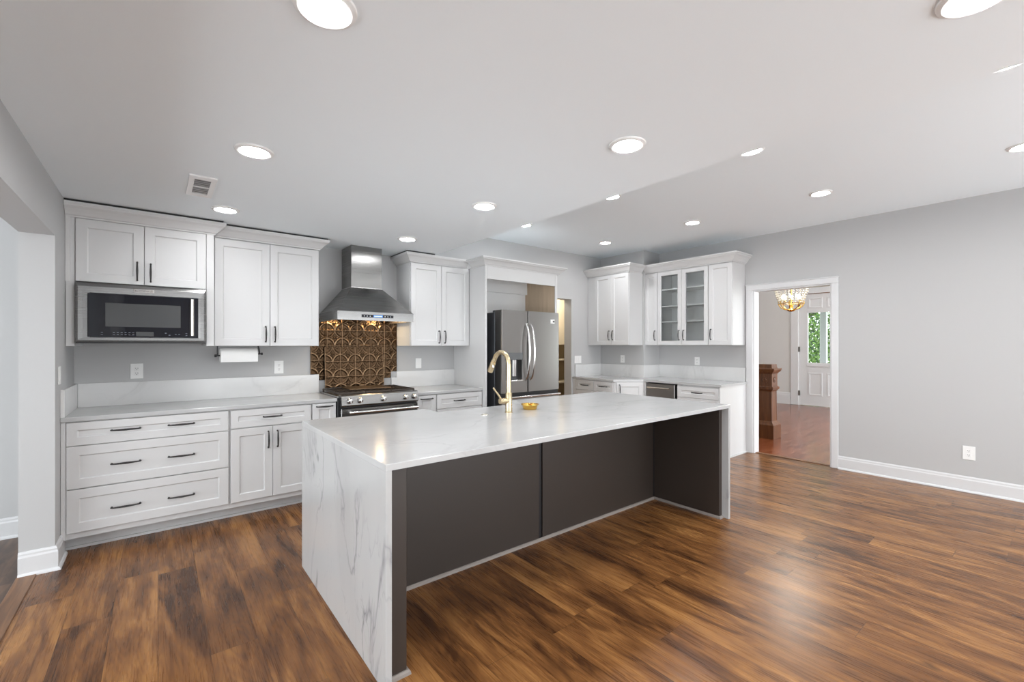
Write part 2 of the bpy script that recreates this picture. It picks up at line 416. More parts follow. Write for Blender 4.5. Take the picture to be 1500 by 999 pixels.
# travel so that outward (right of travel) faces the room
baseboard('baseboard_right', [(XR, DY0 - 0.068), (XR, YB)], 'white baseboard of the right wall')
baseboard('baseboard_left', [(-0.655, 3.92), (XL, 3.92), (XL, 4.165)], 'white baseboard round the wall end left of the cabinets')
baseboard('baseboard_side', [(-4.0, 4.77), (-0.655, 4.77)], 'white baseboard in the room through the left opening')
# casing of the hall doorway
b = MB()
for y0, y1 in ((DY1, DY1 + 0.082), (DY0 - 0.068, DY0)): b.box(XR - 0.02, XR, y0, y1, 0, DZ + 0.0, 0.004)
b.box(XR - 0.02, XR, DY0 - 0.068, DY1 + 0.082, DZ, DZ + 0.065, 0.004)
b.box(XR - 0.028, XR, DY0 - 0.074, DY1 + 0.088, DZ + 0.062, DZ + 0.076, 0.004)
b.box(XR - 0.004, 6.134, DY1 - 0.014, DY1, 0, DZ - 0.014); b.box(XR - 0.004, 6.134, DY0, DY0 + 0.014, 0, DZ - 0.014); b.box(XR - 0.004, 6.134, DY0 + 0.0, DY1, DZ - 0.014, DZ)
struct(b.build('trim_1', 'trim'), 'white casing round the hall doorway', 'casing')
b = MB(); b.box(6.03, 6.09, DY0 + 0.014, DY1 - 0.014, 0.0, 0.008, 0.003); struct(b.build('trim_2', 'thresh'), 'wood threshold strip in the hall doorway', 'threshold')
b = MB(); b.box(-0.66, -0.575, 0.3, 3.90, -0.004, 0.007, 0.003); struct(b.build('trim_3', 'thresh'), 'wood threshold strip in the left opening', 'threshold')

# ------------------------------------------------------------------ recessed ceiling lights
def downlight(x, y, z, label):
    t = thing('recessed_light', label, 'ceiling light', (x, y, z), 'round recessed ceiling lights')
    b = MB(); b.lathe([(0.064, -0.003), (0.068, -0.011), (0.076, -0.013), (0.088, -0.007), (0.090, -0.0005), (0.064, -0.0005)], (x, y, z), n=40, cap=False)
    b.build('trim_ring', 'white', t, True)
    b = MB(); b.lathe([(0.064, -0.001), (0.064, -0.004), (0.050, -0.0062), (0.02, -0.0072)], (x, y, z), n=36); b.build('lens', 'lens', t, True)
    return t
LX = [0.385, 1.82]; LY = [1.365, 2.60, 3.85]; HX = [3.32, 4.76]; HY = [0.19, 1.42, 2.67, 3.93]
low = {(0, 0): 'round recessed light in the lower ceiling, left column, nearest the camera', (0, 1): 'round recessed light in the lower ceiling, left column, in front of the air vent',
       (0, 2): 'round recessed light right beside the ceiling air vent, above the left wall cabinets',
       (1, 0): 'large-looking recessed light near the middle of the lower ceiling', (1, 1): 'recessed light in the lower ceiling in line with the island faucet',
       (1, 2): 'small-looking recessed light in the lower ceiling right of the hood chimney'}
high = {(0, 1): 'recessed light in the higher ceiling right of the big middle light', (0, 2): 'recessed light just beyond the middle of the ceiling step edge',
        (0, 3): 'smallest recessed light hugging the far end of the ceiling step', (1, 0): 'recessed light cut by the right edge of the photo, near the wall top',
        (1, 1): 'recessed light above the hall doorway in the higher ceiling', (1, 2): 'recessed light in front of the glass-door wall cabinet',
        (1, 3): 'farthest recessed light in the corner above the refrigerator side'}
L0 = downlight(LX[0], LY[0], ZL, low[(0, 0)])
for i in range(2):
    for j in range(3):
        if (i, j) == (0, 0): continue
        q_ = dup(L0, (LX[i], LY[j], ZL), low[(i, j)])
        if j == 2:                                # the row along the wall cabinets is dimmed
            for ch in q_.children:
                if ch.name.startswith('lens'): ch.material_slots[0].link = 'OBJECT'; ch.material_slots[0].material = M['lensdim']
dup(L0, (1.82, 0.16, ZL), 'recessed light cut by the top edge of the photo, right of centre')
dup(L0, (3.27, 0.19, ZH), 'recessed light in the higher ceiling at the top right corner of the photo')
for i in range(2):
    for j in range(4):
        if (i, j) in high: dup(L0, (HX[i], HY[j], ZH), high[(i, j)])
# the rest of the grid, over the part of the room behind the camera
dup(L0, (LX[0], 0.16, ZL), 'recessed light in the lower ceiling just above the camera, left column')
for x_, z_, q_ in ((LX[0], ZL, 'left column of the lower ceiling'), (LX[1], ZL, 'right column of the lower ceiling'), (HX[0], ZH, 'left column of the higher ceiling'), (HX[1], ZH, 'right column of the higher ceiling')):
    dup(L0, (x_, -1.05, z_), 'recessed light behind the camera, ' + q_)
# ceiling air vent
t = thing('air_vent', 'white rectangular air register in the ceiling above the left wall cabinets', 'vent', (0.21, 3.385, ZL))
b = MB(); x0, x1, y0, y1 = 0.142, 0.28, 3.175, 3.60
for q in ((x0, x1, y0, y0 + 0.055), (x0, x1, y1 - 0.055, y1), (x0, x0 + 0.028, y0 + 0.055, y1 - 0.055), (x1 - 0.028, x1, y0 + 0.055, y1 - 0.055)): b.box(*q, ZL - 0.009, ZL - 0.0005)
b.box(x0 + 0.028, x1 - 0.028, 3.38, 3.395, ZL - 0.008, ZL - 0.0005)
b.build('frame', 'white', t)
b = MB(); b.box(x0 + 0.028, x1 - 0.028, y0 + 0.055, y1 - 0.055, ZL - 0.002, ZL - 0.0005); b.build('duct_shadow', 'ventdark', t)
for k in range(9):
    y = y0 + 0.062 + k * 0.0345; b = MB(); dz = 0.006; s_ = 1 if y < 3.38 else -1
    if abs(y - 3.387) < 0.012: continue
    b.box(x0 + 0.028, x1 - 0.028, y, y + 0.017, ZL - 0.0065, ZL - 0.0045); b.build('louver', 'louver', t)

# ------------------------------------------------------------------ cabinet helpers
def crown_prof(z0, h, d=0.078):
    P = [(0, 0), (0.010, 0), (0.012, 0.10), (0.022, 0.16), (0.034, 0.34), (0.052, 0.56), (0.068, 0.68), (0.072, 0.72), (0.074, 0.80), (d, 0.84), (d, 1.0), (0, 1.0)]
    return [(a * d / 0.078, z0 + q * h) for a, q in P]
def gap_shade_strip(t, path, z0=2.370, z1=2.385):  # black strip put above the crown for the shade in the ceiling gap
    MB().sweep([(0.0, z0), (0.066, z0), (0.066, z1), (0.0, z1)], path).build('gap_shade_strip', 'black', t)
def front(parent, name, O, u, w, h, hpos=None, hdir='v', fr=0.058, m='cab', label=None, L=0.135):
    """a shaker door or drawer front with its pull(s); hpos: list of (a, b) on the face"""
    u = Vector(u); n = u.cross(Z1)
    d = MB().shaker(O, u, w, h, fr=fr).build(name, m, parent)
    for a, c in (hpos or []):
        p = Vector(O) + u * a + Z1 * c + n * 0.02
        MB().pull(p, Z1 if hdir == 'v' else u, n, L).build('handle', 'bronze', d, True)
    return d

# ------------------------------------------------------------------ upper cabinets on the back wall
g = 0.0015
def upper(label, x0, x1, yf, z0, z1, doors, handles_z, zc, crown=None, left=0.0):
    """yf is the door face; carcass behind it"""
    t = thing('upper_cabinet', label, 'cabinet', ((x0 + x1) / 2, YW, z0), 'white shaker wall cabinets')
    b = MB(); b.box(x0, x1, yf + 0.021, YW - 0.001, z0, zc); b.build('carcass', 'cab', t)
    for (a, c, side) in doors:
        w = c - a; hx = w - 0.036 if side == 'r' else 0.036
        front(t, 'door', (a + g, yf + 0.02, z0 + 0.002), X1, w - 2 * g, z1 - z0 - 0.004, [(hx, handles_z - z0)])
    if crown:
        MB().sweep(crown_prof(zc - 0.002, crown[1] - zc + 0.002), crown[0]).build('crown_moulding', 'cab', t); gap_shade_strip(t, crown[2])
    return t
# over the microwave
t = thing('upper_cabinet', 'short white two-door wall cabinet above the microwave', 'cabinet', (-0.07, YW, 1.383), 'white shaker wall cabinets')
b = MB(); b.box(-0.452, 0.352, 4.311, YW - 0.001, 1.838, 2.282); b.build('carcass', 'cab', t)
b = MB(); b.box(-0.498, -0.452, 4.30, YW - 0.001, 1.383, 2.282, 0.002); b.box(-0.498, -0.476, 4.288, 4.30, 1.83, 2.282); b.build('side_panel', 'cab', t)
b = MB(); b.box(0.302, 0.352, 4.291, YW - 0.001, 1.383, 2.282, 0.002); b.build('side_panel', 'cab', t)
front(t, 'door', (-0.448, 4.31, 1.836), X1, 0.366, 0.438, [(0.328, 0.098)])
front(t, 'door', (-0.079, 4.31, 1.836), X1, 0.378, 0.438, [(0.036, 0.094)])
MB().sweep(crown_prof(2.276, 0.094), [(-0.498, 4.295), (0.352, 4.295), (0.352, 4.42)]).build('crown_moulding', 'cab', t); gap_shade_strip(t, [(-0.498, 4.295), (0.410, 4.295)])
upper('white two-door wall cabinet between the microwave and the range hood', 0.355, 1.178, 4.372, 1.383, 2.276, [(0.362, 0.769, 'r'), (0.769, 1.176, 'l')], 1.484, 2.282,
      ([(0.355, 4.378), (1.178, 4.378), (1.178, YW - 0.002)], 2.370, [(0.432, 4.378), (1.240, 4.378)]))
upper('white two-door wall cabinet between the range hood and the refrigerator', 2.102, 2.845, 4.365, 1.383, 2.276, [(2.106, 2.476, 'r'), (2.476, 2.843, 'l')], 1.480, 2.282,
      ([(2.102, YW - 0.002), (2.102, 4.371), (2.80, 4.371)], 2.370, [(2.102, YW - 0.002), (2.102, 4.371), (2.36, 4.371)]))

# ------------------------------------------------------------------ microwave
t = thing('microwave', 'stainless over-the-range microwave with dark glass door in the left wall cabinets', 'microwave', (-0.075, 4.5, 1.405))
MW0, MW1, MZ0, MZ1, MY = -0.447, 0.297, 1.413, 1.826, 4.245
b = MB(); b.box(MW0 + 0.002, MW1 - 0.002, MY + 0.03, YW - 0.002, MZ0 - 0.008, MZ1); b.build('body', 'darksteel', t)
b = MB()   # bevelled face frame
o = [(MW0, MZ0), (MW1, MZ0), (MW1, MZ1), (MW0, MZ1)]; i_ = [(-0.408, 1.443), (0.262, 1.443), (0.262, 1.757), (-0.408, 1.757)]
V = lambda q, y: [b.bm.verts.new((x, y, z)) for x, z in q]
r0, r1, r2, r3 = V(o, MY + 0.03), V(o, MY + 0.012), V([(-0.432, 1.425), (0.282, 1.425), (0.282, 1.80), (-0.432, 1.80)], MY), V(i_, MY + 0.001)
r4 = V(i_, MY + 0.014)
for A, B in ((r0, r1), (r1, r2), (r2, r3), (r3, r4)):
    for k in range(4): b.bm.faces.new([A[k], A[(k + 1) % 4], B[(k + 1) % 4], B[k]])
b.build('face_frame', 'steel', t)
for q in ((-0.408, -0.372), (0.246, 0.262)): MB().box(*q, MY + 0.004, MY + 0.02, 1.443, 1.757).build('trim_strip', 'steel', t)
dr = MB().box(-0.384, 0.246, MY - 0.002, MY + 0.02, 1.448, 1.753, 0.003).build('door', 'blackglass', t)
MB().box(-0.292, 0.135, MY - 0.0035, MY, 1.522, 1.690, 0.001).build('window', 'ovenwin', dr)
b = MB()
for k, (x, z) in enumerate([(-0.315 + 0.021 * (k % 10), 1.478 if k < 10 else 1.463) for k in range(20)] + [(0.04, 1.478), (0.062, 1.478), (0.04, 1.463), (0.062, 1.463), (0.165, 1.478), (0.165, 1.463), (0.10, 1.470), (0.12, 1.470)]):
    if k % 10 in (1, 2): continue
    MB().box(x, x + 0.011, MY - 0.0032, MY - 0.001, z, z + 0.004).build('key_legend', 'legend', dr)
MB().box(-0.125, -0.025, MY - 0.0035, MY, 1.455, 1.488).build('display', 'ovenwin', dr)
b = MB(); b.tube([(0.206, MY - 0.042, 1.462), (0.206, MY - 0.042, 1.742)], 0.0105, 12)
for z in (1.478, 1.726): b.box(0.197, 0.215, MY - 0.04, MY, z - 0.012, z + 0.012, 0.003)
b.build('handle', 'nickel', dr, True)
bd = MB().box(-0.138, -0.022, MY - 0.004, MY + 0.002, 1.774, 1.800, 0.001).build('badge', 'steelplain', t)
b = MB()   # the raised brand lettering on the badge
def glyphs(mb, text, x, z, h, y0, y1, w=0.62, gap=0.25):
    SEG = {'K': [(0, 0, 0, 1), (0, .5, 1, 1), (0, .5, 1, 0)], 'I': [(.5, 0, .5, 1)], 'T': [(0, 1, 1, 1), (.5, 0, .5, 1)], 'C': [(1, 1, 0, 1), (0, 1, 0, 0), (0, 0, 1, 0)],
           'H': [(0, 0, 0, 1), (1, 0, 1, 1), (0, .5, 1, .5)], 'E': [(0, 0, 0, 1), (0, 1, 1, 1), (0, .5, .8, .5), (0, 0, 1, 0)], 'N': [(0, 0, 0, 1), (0, 1, 1, 0), (1, 0, 1, 1)],
           'A': [(0, 0, .5, 1), (.5, 1, 1, 0), (.25, .4, .75, .4)], 'D': [(0, 0, 0, 1), (0, 1, .8, .8), (.8, .8, .8, .2), (.8, .2, 0, 0)]}
    cw = h * w; r = h * 0.07
    for ch in text:
        for (a, c, e, f) in SEG[ch]:
            p, q = Vector((x + a * cw, (y0 + y1) / 2, z + c * h)), Vector((x + e * cw, (y0 + y1) / 2, z + f * h)); d = (q - p).normalized() * r; nn = Vector((d.z, 0, -d.x))
            pts = [p - d - nn, q + d - nn, q + d + nn, p - d + nn]
            a4 = [mb.bm.verts.new((v.x, y0, v.z)) for v in pts]; b4 = [mb.bm.verts.new((v.x, y1, v.z)) for v in pts]
            mb.bm.faces.new(a4); mb.bm.faces.new(list(reversed(b4)))
            for k in range(4): mb.bm.faces.new([a4[k], a4[(k + 1) % 4], b4[(k + 1) % 4], b4[k]])
        x += cw + h * gap
glyphs(b, 'KITCHENAID', -0.129, 1.7825, 0.0092, MY - 0.0046, MY - 0.0040, 0.72, 0.37); b.build('badge_lettering', 'slot', bd)
MB().box(MW0 + 0.004, MW1 - 0.004, MY + 0.018, MY + 0.06, MZ0 - 0.010, MZ0 + 0.001).build('vent_grille', 'black', t)

# ------------------------------------------------------------------ paper towel holder and roll
t = thing('paper_towel_holder', 'black wire paper towel holder under the left wall cabinet', 'towel holder', (0.555, 4.50, 1.383))
b = MB(); b.tube([(0.372, 4.52, 1.300), (0.735, 4.52, 1.313)], 0.006, 8); b.build('rod', 'black', t, True)
b = MB()
b.lathe([(0.012, 0), (0.012, 0.016)], (0.374, 4.52, 1.300), 'x', 14); b.build('end_knob', 'black', t, True); b = MB(); b.lathe([(0.011, 0), (0.011, 0.013)], (0.722, 4.52, 1.313), 'x', 14); b.build('end_knob', 'black', t, True)
b = MB(); b.tube([(0.712, 4.52, 1.313), (0.705, 4.52, 1.36), (0.700, 4.52, 1.382)], 0.006, 8); b.build('bracket', 'black', t, True); b = MB(); b.tube([(0.395, 4.52, 1.302), (0.395, 4.52, 1.382)], 0.005, 8); b.build('bracket', 'black', t, True)
t = thing('paper_towel_roll', 'white paper towel roll hanging below the left wall cabinets', 'paper towels', (0.555, 4.52, 1.25))
b = MB(); b.lathe([(0.021, 0.0), (0.058, 0.0), (0.060, 0.003), (0.060, 0.274), (0.058, 0.277), (0.021, 0.277)], (0.413, 4.52, 1.304), 'x', 36, False); b.box(0.414, 0.689, 4.46, 4.4615, 1.246, 1.30)
b.build('sheets', 'paper', t, True)
b = MB(); b.lathe([(0.0205, 0), (0.0205, 0.277), (0.0185, 0.277), (0.0185, 0)], (0.413, 4.52, 1.304), 'x', 20, False); b.build('core', 'cardboard', t, True)

# ------------------------------------------------------------------ base cabinets, counters on the back wall
ZT, ZU = 0.914, 0.884
YF = 4.12
def base_box(t, x0, x1, y=YF, toe=True):
    b = MB(); b.box(x0, x1, y + 0.001, YW - 0.001, 0.105, ZU); b.build('carcass', 'cab', t)
    if toe:
        b = MB(); b.box(x0, x1, y + 0.118, YW - 0.001, 0.0, 0.105); b.box(x0, x1, y + 0.106, y + 0.118, 0.0, 0.018); b.build('toe_kick', 'cab', t)
t = thing('base_cabinet', 'wide white three-drawer base cabinet at the left end, two pulls on each drawer', 'cabinet', (-0.03, YW, 0), 'white shaker base cabinets')
base_box(t, -0.498, 0.437)
b = MB(); b.box(-0.498, -0.474, YF - 0.012, YF + 0.001, 0.105, ZU); b.build('filler_strip', 'cab', t)
for z0, z1, hz in ((0.722, 0.876, 0.806), (0.437, 0.717, 0.575), (0.146, 0.430, 0.275)):
    front(t, 'drawer', (-0.472, YF, z0), X1, 0.903, z1 - z0, [(0.298, hz - z0), (0.608, hz - z0)], 'h', 0.052 if z1 - z0 < 0.2 else 0.06, L=0.155)
t = thing('base_cabinet', 'white base cabinet with one drawer over two doors, left of the range', 'cabinet', (0.74, YW, 0), 'white shaker base cabinets')
base_box(t, 0.438, 1.045)
front(t, 'drawer', (0.446, YF, 0.732), X1, 0.592, 0.142, [(0.293, 0.074)], 'h', 0.05)
front(t, 'door', (0.446, YF, 0.146), X1, 0.2945, 0.578, [(0.262, 0.472)]); front(t, 'door', (0.743, YF, 0.146), X1, 0.295, 0.578, [(0.033, 0.470)])
t = thing('base_cabinet', 'narrow white pull-out base cabinet touching the left side of the range', 'cabinet', (1.15, YW, 0), 'white shaker base cabinets')
base_box(t, 1.046, 1.254)
front(t, 'door', (1.052, YF, 0.146), X1, 0.196, 0.728, [(0.098, 0.705)], 'h', 0.05)
t = thing('base_cabinet', 'narrow white pull-out base cabinet touching the right side of the range', 'cabinet', (2.16, YW, 0), 'white shaker base cabinets')
base_box(t, 2.042, 2.266)
front(t, 'door', (2.048, YF, 0.146), X1, 0.212, 0.728, [(0.104, 0.695)], 'h', 0.05)
t = thing('base_cabinet', 'white drawer base cabinet beside the refrigerator panel', 'cabinet', (2.55, YW, 0), 'white shaker base cabinets')
base_box(t, 2.267, 2.846)
front(t, 'drawer', (2.274, YF, 0.722), X1, 0.566, 0.152, [(0.27, 0.076)], 'h', 0.05)
front(t, 'drawer', (2.274, YF, 0.437), X1, 0.566, 0.28, [(0.27, 0.14)], 'h'); front(t, 'drawer', (2.274, YF, 0.146), X1, 0.566, 0.284, [(0.27, 0.14)], 'h')
tag(MB().box(-0.499, 1.256, 4.088, YW - 0.001, ZU, ZT, 0.003).build('countertop', 'top'), 'white quartz countertop left of the range', 'countertop')
tag(MB().box(2.040, 2.846, 4.088, YW - 0.001, ZU, ZT, 0.003).build('countertop', 'top'), 'short white quartz countertop between the range and refrigerator', 'countertop')
tag(MB().box(-0.478, 1.264, YW - 0.022, YW - 0.001, ZT, 1.096, 0.0015).build('backsplash', 'splash'), 'low white stone upstand behind the left countertop', 'backsplash')
tag(MB().box(-0.499, -0.479, 4.10, YW - 0.001, ZT, 1.096, 0.0015).build('side_splash', 'splash'), 'short stone upstand on the left wall at the counter end', 'backsplash')
b = MB(); b.box(2.095, 2.846, YW - 0.022, YW - 0.001, ZT, 1.097, 0.0015); b.box(2.032, 2.095, YW - 0.022, YW - 0.001, ZT, 1.030, 0.0015)
tag(b.build('backsplash', 'splash'), 'low white stone upstand between the range and refrigerator', 'backsplash')

# ------------------------------------------------------------------ tin tiles
def tin_height(u, v):
    """one 6 inch motif, u v in 0..1, returns relief 0..1"""
    du, dv = u - 0.5, v - 0.5; h = 0.0
    e = min(u, 1 - u, v, 1 - v); h = max(h, 0.95 * math.exp(-(e / 0.026) ** 2))
    for cx in (0, 1):
        for cy in (0, 1):
            d = math.hypot(u - cx, v - cy); a = math.atan2(abs(v - cy), abs(u - cx)) / (PI / 2)
            h = max(h, (1.0 if cy == 0 else 0.55) * math.exp(-((d - 0.47) / (0.018 + 0.045 * math.sin(PI * a))) ** 2))
            h = max(h, 0.6 * math.exp(-((d - 0.22) / 0.05) ** 2) * max(0.0, math.sin(2 * PI * a)) ** 2)
    r = math.hypot(du, dv); a = math.atan2(dv, du)
    h = max(h, 0.9 * math.exp(-((r - 0.16) / 0.075) ** 2) * max(0.0, math.cos(2 * a)) ** 4)
    h = max(h, 0.55 * math.exp(-((r - 0.22) / 0.04) ** 2) * max(0.0, math.cos(4 * a + PI)) ** 4)
    h = max(h, 0.9 * math.exp(-(r / 0.045) ** 2))
    return h
def tin_panel(mb, x0, x1, z0, z1, yf, ox, oz, P=0.1525, depth=0.009, res=0.0055, lean=0.0):
    lay = mb.bm.verts.layers.float.get('relief') or mb.bm.verts.layers.float.new('relief')
    nx, nz = max(2, int((x1 - x0) / res)), max(2, int((z1 - z0) / res)); rows = []
    for j in range(nz + 1):
        z = z0 + (z1 - z0) * j / nz; row = []
        for i in range(nx + 1):
            x = x0 + (x1 - x0) * i / nx
            h = tin_height(((x - ox) / P) % 1.0, ((z - oz) / P) % 1.0)
            v = mb.bm.verts.new((x, yf + lean * (z - z0) - depth * h, z)); v[lay] = h; row.append(v)
        rows.append(row)
    for j in range(nz):
        for i in range(nx):
            f = mb.bm.faces.new([rows[j][i], rows[j][i + 1], rows[j + 1][i + 1], rows[j + 1][i]]); f.smooth = True
    # edges and back
    bk = 0.004
    B = [[mb.bm.verts.new((x, yf + lean * (z - z0) + bk, z)) for x in (x0, x1)] for z in (z0, z1)]
    mb.bm.faces.new([B[0][0], B[1][0], B[1][1], B[0][1]])
    mb.bm.faces.new([B[0][0], B[0][1]] + [rows[0][i] for i in range(nx, -1, -1)]); mb.bm.faces.new([B[1][1], B[1][0]] + rows[nz])
    mb.bm.faces.new([B[1][0], B[0][0]] + [rows[j][0] for j in range(nz + 1)]); mb.bm.faces.new([B[0][1], B[1][1]] + [rows[j][nx] for j in range(nz, -1, -1)])
b = MB()
tin_panel(b, 1.186, 1.268, 1.098, 1.381, YW - 0.010, 1.19, 1.085)
tin_panel(b, 1.268, 1.325, 1.036, 1.660, YW - 0.010, 1.19, 1.085)
tin_panel(b, 1.325, 2.028, 1.028, 1.660, YW - 0.010, 1.345, 1.085)
tin_panel(b, 2.028, 2.099, 1.099, 1.660, YW - 0.010, 1.345, 1.085)
tag(b.build('tin_backsplash', 'tin'), 'embossed bronze tin tile panel fixed to the wall under the hood', 'backsplash')
b = MB(); tin_panel(b, 1.314, 1.932, 0.958, 1.374, YW - 0.052, 1.318, 0.917, lean=0.058)
tag(b.build('tin_sheet', 'tin'), 'loose embossed bronze tin sheet leaning on the wall behind the range', 'metal sheet')

# ------------------------------------------------------------------ range hood
HX0, HX1, HYF = 1.268, 2.014, 4.12
t = thing('range_hood', 'stainless steel pyramid chimney hood over the range', 'range hood', (1.64, YW, 1.624))
b = MB(); b.box(HX0, HX1, HYF, YW - 0.024, 1.668, 1.704); b.box(HX0, HX1, HYF, HYF + 0.012, 1.624, 1.668); b.box(HX0, HX0 + 0.012, HYF + 0.0121, YW - 0.024, 1.624, 1.668); b.box(HX1 - 0.012, HX1, HYF + 0.0121, YW - 0.024, 1.624, 1.668)
b.frust((HX0, HX1, HYF, YW - 0.024, 1.704), (1.490, 1.803, 4.41, YW - 0.024, 1.965)); b.build('canopy', 'steel', t)
b = MB(); b.box(1.495, 1.808, 4.425, YW - 0.001, 1.965, ZL - 0.001); b.build('chimney', 'steel', t)
b = MB(); b.box(1.488, 1.806, 4.408, YW - 0.002, 1.962, 1.969); b.build('seam_flange', 'steelplain', t)
cp = MB().box(1.488, 1.800, HYF - 0.003, HYF + 0.001, 1.652, 1.679, 0.001).build('control_panel', 'blackglass', t)
MB().box(1.602, 1.690, HYF - 0.0045, HYF - 0.002, 1.656, 1.675).build('display', 'blue', cp)
b = MB(); b.box(1.609, 1.683, HYF - 0.0052, HYF - 0.004, 1.6640, 1.6652)
for k in range(8): b.box(1.609 + k * 0.0096, 1.6155 + k * 0.0096, HYF - 0.0055, HYF - 0.004, 1.6620, 1.6690)
b.build('display_text', 'glow', cp)
for x in (1.512, 1.54, 1.568, 1.715, 1.743, 1.771): MB().box(x - 0.003, x + 0.003, HYF - 0.0045, HYF - 0.002, 1.662, 1.668).build('button_legend', 'glow', cp)
for k in range(2):
    b = MB(); x = HX0 + 0.03 + k * 0.347; b.box(x, x + 0.335, HYF + 0.10, 4.54, 1.660, 1.668)
    for q in range(12): b.box(x + 0.012 + q * 0.027, x + 0.024 + q * 0.027, HYF + 0.11, 4.53, 1.655, 1.660)
    b.build('baffle_filter', 'darksteel', t)
for x in (1.42, 1.86):
    b = MB(); b.lathe([(0.030, 0.0), (0.030, 0.006)], (x, 4.60, 1.6615), 'z', 20); b.build('lamp', 'hoodlens', t)

# ------------------------------------------------------------------ range
t = thing('range', 'stainless steel slide-in gas range with five front knobs', 'range', (1.645, 4.4, 0))
RX0, RX1, RY = 1.282, 2.030, 4.05
b = MB(); b.box(RX0 - 0.020, RX1 + 0.006, RY + 0.05, YW - 0.06, 0.03, 0.915, 0.003); b.build('body', 'black', t)
b = MB(); b.box(RX0 - 0.018, RX1 + 0.008, RY + 0.055, YW - 0.06, 0.914, 0.928, 0.003); b.build('cooktop', 'steel', t)
b = MB()   # sloped control panel
pr = [(RY, 0.836), (RY - 0.012, 0.848), (RY + 0.006, 0.930), (RY + 0.025, 0.938), (RY + 0.07, 0.938), (RY + 0.07, 0.836)]
A = [b.bm.verts.new((RX0, y, z)) for y, z in pr]; B = [b.bm.verts.new((RX1, y, z)) for y, z in pr]; n = len(pr)
b.bm.faces.new(A); b.bm.faces.new(list(reversed(B)))
for k in range(n): b.bm.faces.new([A[k], A[(k + 1) % n], B[(k + 1) % n], B[k]])
b.build('control_panel', 'steel', t)
for x in (1.352, 1.446, 1.668, 1.893, 1.983):
    k_ = MB().lathe([(0.0265, 0.004), (0.0265, -0.006), (0.022, -0.012), (0.020, -0.033), (0.016, -0.036)], (x, RY - 0.004, 0.886), 'y', 24).build('knob', 'steelplain', t, True)
    MB().box(x - 0.0035, x + 0.0035, RY - 0.047, RY - 0.036, 0.870, 0.902, 0.001).build('grip', 'steelplain', k_)
dr = MB().box(RX0, RX1, RY + 0.005, RY + 0.05, 0.22, 0.818, 0.005).build('oven_door', 'steel', t)
MB().box(RX0 + 0.11, RX1 - 0.11, RY + 0.003, RY + 0.008, 0.36, 0.66, 0.002).build('oven_window', 'blackglass', dr)
b = MB(); b.tube([(RX0 + 0.055, RY - 0.045, 0.782), (RX1 - 0.02, RY - 0.045, 0.782)], 0.013, 14)
for x in (RX0 + 0.075, RX1 - 0.045): b.box(x - 0.012, x + 0.012, RY - 0.045, RY + 0.006, 0.772, 0.792, 0.003)
b.build('handle', 'steelplain', dr, True)
MB().box(RX0, RX1, RY + 0.008, RY + 0.05, 0.05, 0.21, 0.005).build('warming_drawer', 'steel', t)
for gi, (gx0, gx1) in enumerate(((RX0 + 0.0, RX0 + 0.245), (RX0 + 0.252, RX0 + 0.497), (RX0 + 0.504, RX1 - 0.0))):
    b = MB(); y0, y1 = RY + 0.085, YW - 0.085
    for y in (y0, y1, (y0 + y1) / 2): b.box(gx0, gx1, y - 0.006, y + 0.006, 0.940, 0.956, 0.002)
    for k in range(6):
        x = gx0 + 0.008 + k * (gx1 - gx0 - 0.016) / 5; b.box(x - 0.005, x + 0.005, y0, y1, 0.942, 0.958, 0.002)
    for x in (gx0 + 0.008, gx1 - 0.008):
        for y in (y0, y1): b.box(x - 0.007, x + 0.007, y - 0.007, y + 0.007, 0.927, 0.944)
    b.build('grate', 'iron', t)
    for yy in (y0 + 0.12, y1 - 0.12):
        xc = (gx0 + gx1) / 2; MB().lathe([(0.045, 0.0), (0.045, 0.006), (0.030, 0.010), (0.012, 0.012)], (xc, yy, 0.928), 'z', 20).build('burner_cap', 'iron', t, True)
b = MB(); b.prism([(1.45, 4.33), (1.86, 4.31), (1.87, 4.60), (1.46, 4.62)], 0.9585, 0.966)
b.box(1.63, 1.67, 4.57, 4.585, 0.966, 0.985, 0.003)
tag(b.build('griddle_plate', 'sheet'), 'flat dark brown plate lying across the middle of the burner grates', 'plate')

# ------------------------------------------------------------------ outlets and switches
def outlet(label, c, u, w=0.072, h=0.116, kind='outlet', parts='duplex'):
    c = Vector(c); u = Vector(u); n = u.cross(Z1)
    t = thing('wall_outlet' if kind == 'outlet' else 'light_switch', label, kind, c, 'white outlet and switch plates')
    def plate(w_, h_, d0, d1, cz=0.0, cu=0.0):
        b = MB(); p = c + u * cu + Z1 * cz
        q = [p + u * sx * w_ / 2 + n * d + Z1 * sz * h_ / 2 for sx in (-1, 1) for d in (d0, d1) for sz in (-1, 1)]
        lo = [min(v[k] for v in q) for k in range(3)]; hi = [max(v[k] for v in q) for k in range(3)]
        return b.box(lo[0], hi[0], lo[1], hi[1], lo[2], hi[2], 0.0012)
    plate(w, h, 0.0006, 0.006).build('cover_plate', 'white', t)
    if parts == 'duplex':
        for cz in (0.0195, -0.0195):
            s_ = plate(0.034, 0.029, 0.0055, 0.0078, cz).build('socket', 'white', t)
            b = plate(0.0028, 0.009, 0.0076, 0.0084, cz + 0.003, -0.0065); b2 = plate(0.0028, 0.009, 0.0076, 0.0084, cz + 0.003, 0.0065); b3 = plate(0.005, 0.005, 0.0076, 0.0084, cz - 0.008)
            me = bpy.data.meshes.new('tmp')
            for q in (b2, b3): q.bm.to_mesh(me); b.bm.from_mesh(me)
            b.build('slots', 'slot', s_)
    else:
        for k in range(parts):
            cu = (k - (parts - 1) / 2) * 0.046
            plate(0.033, 0.067, 0.0055, 0.0085, 0, cu).build('rocker', 'white', t)
    return t
outlet('white outlet on the grey wall under the microwave', (-0.135, YW, 1.180), X1, 0.080, 0.122)
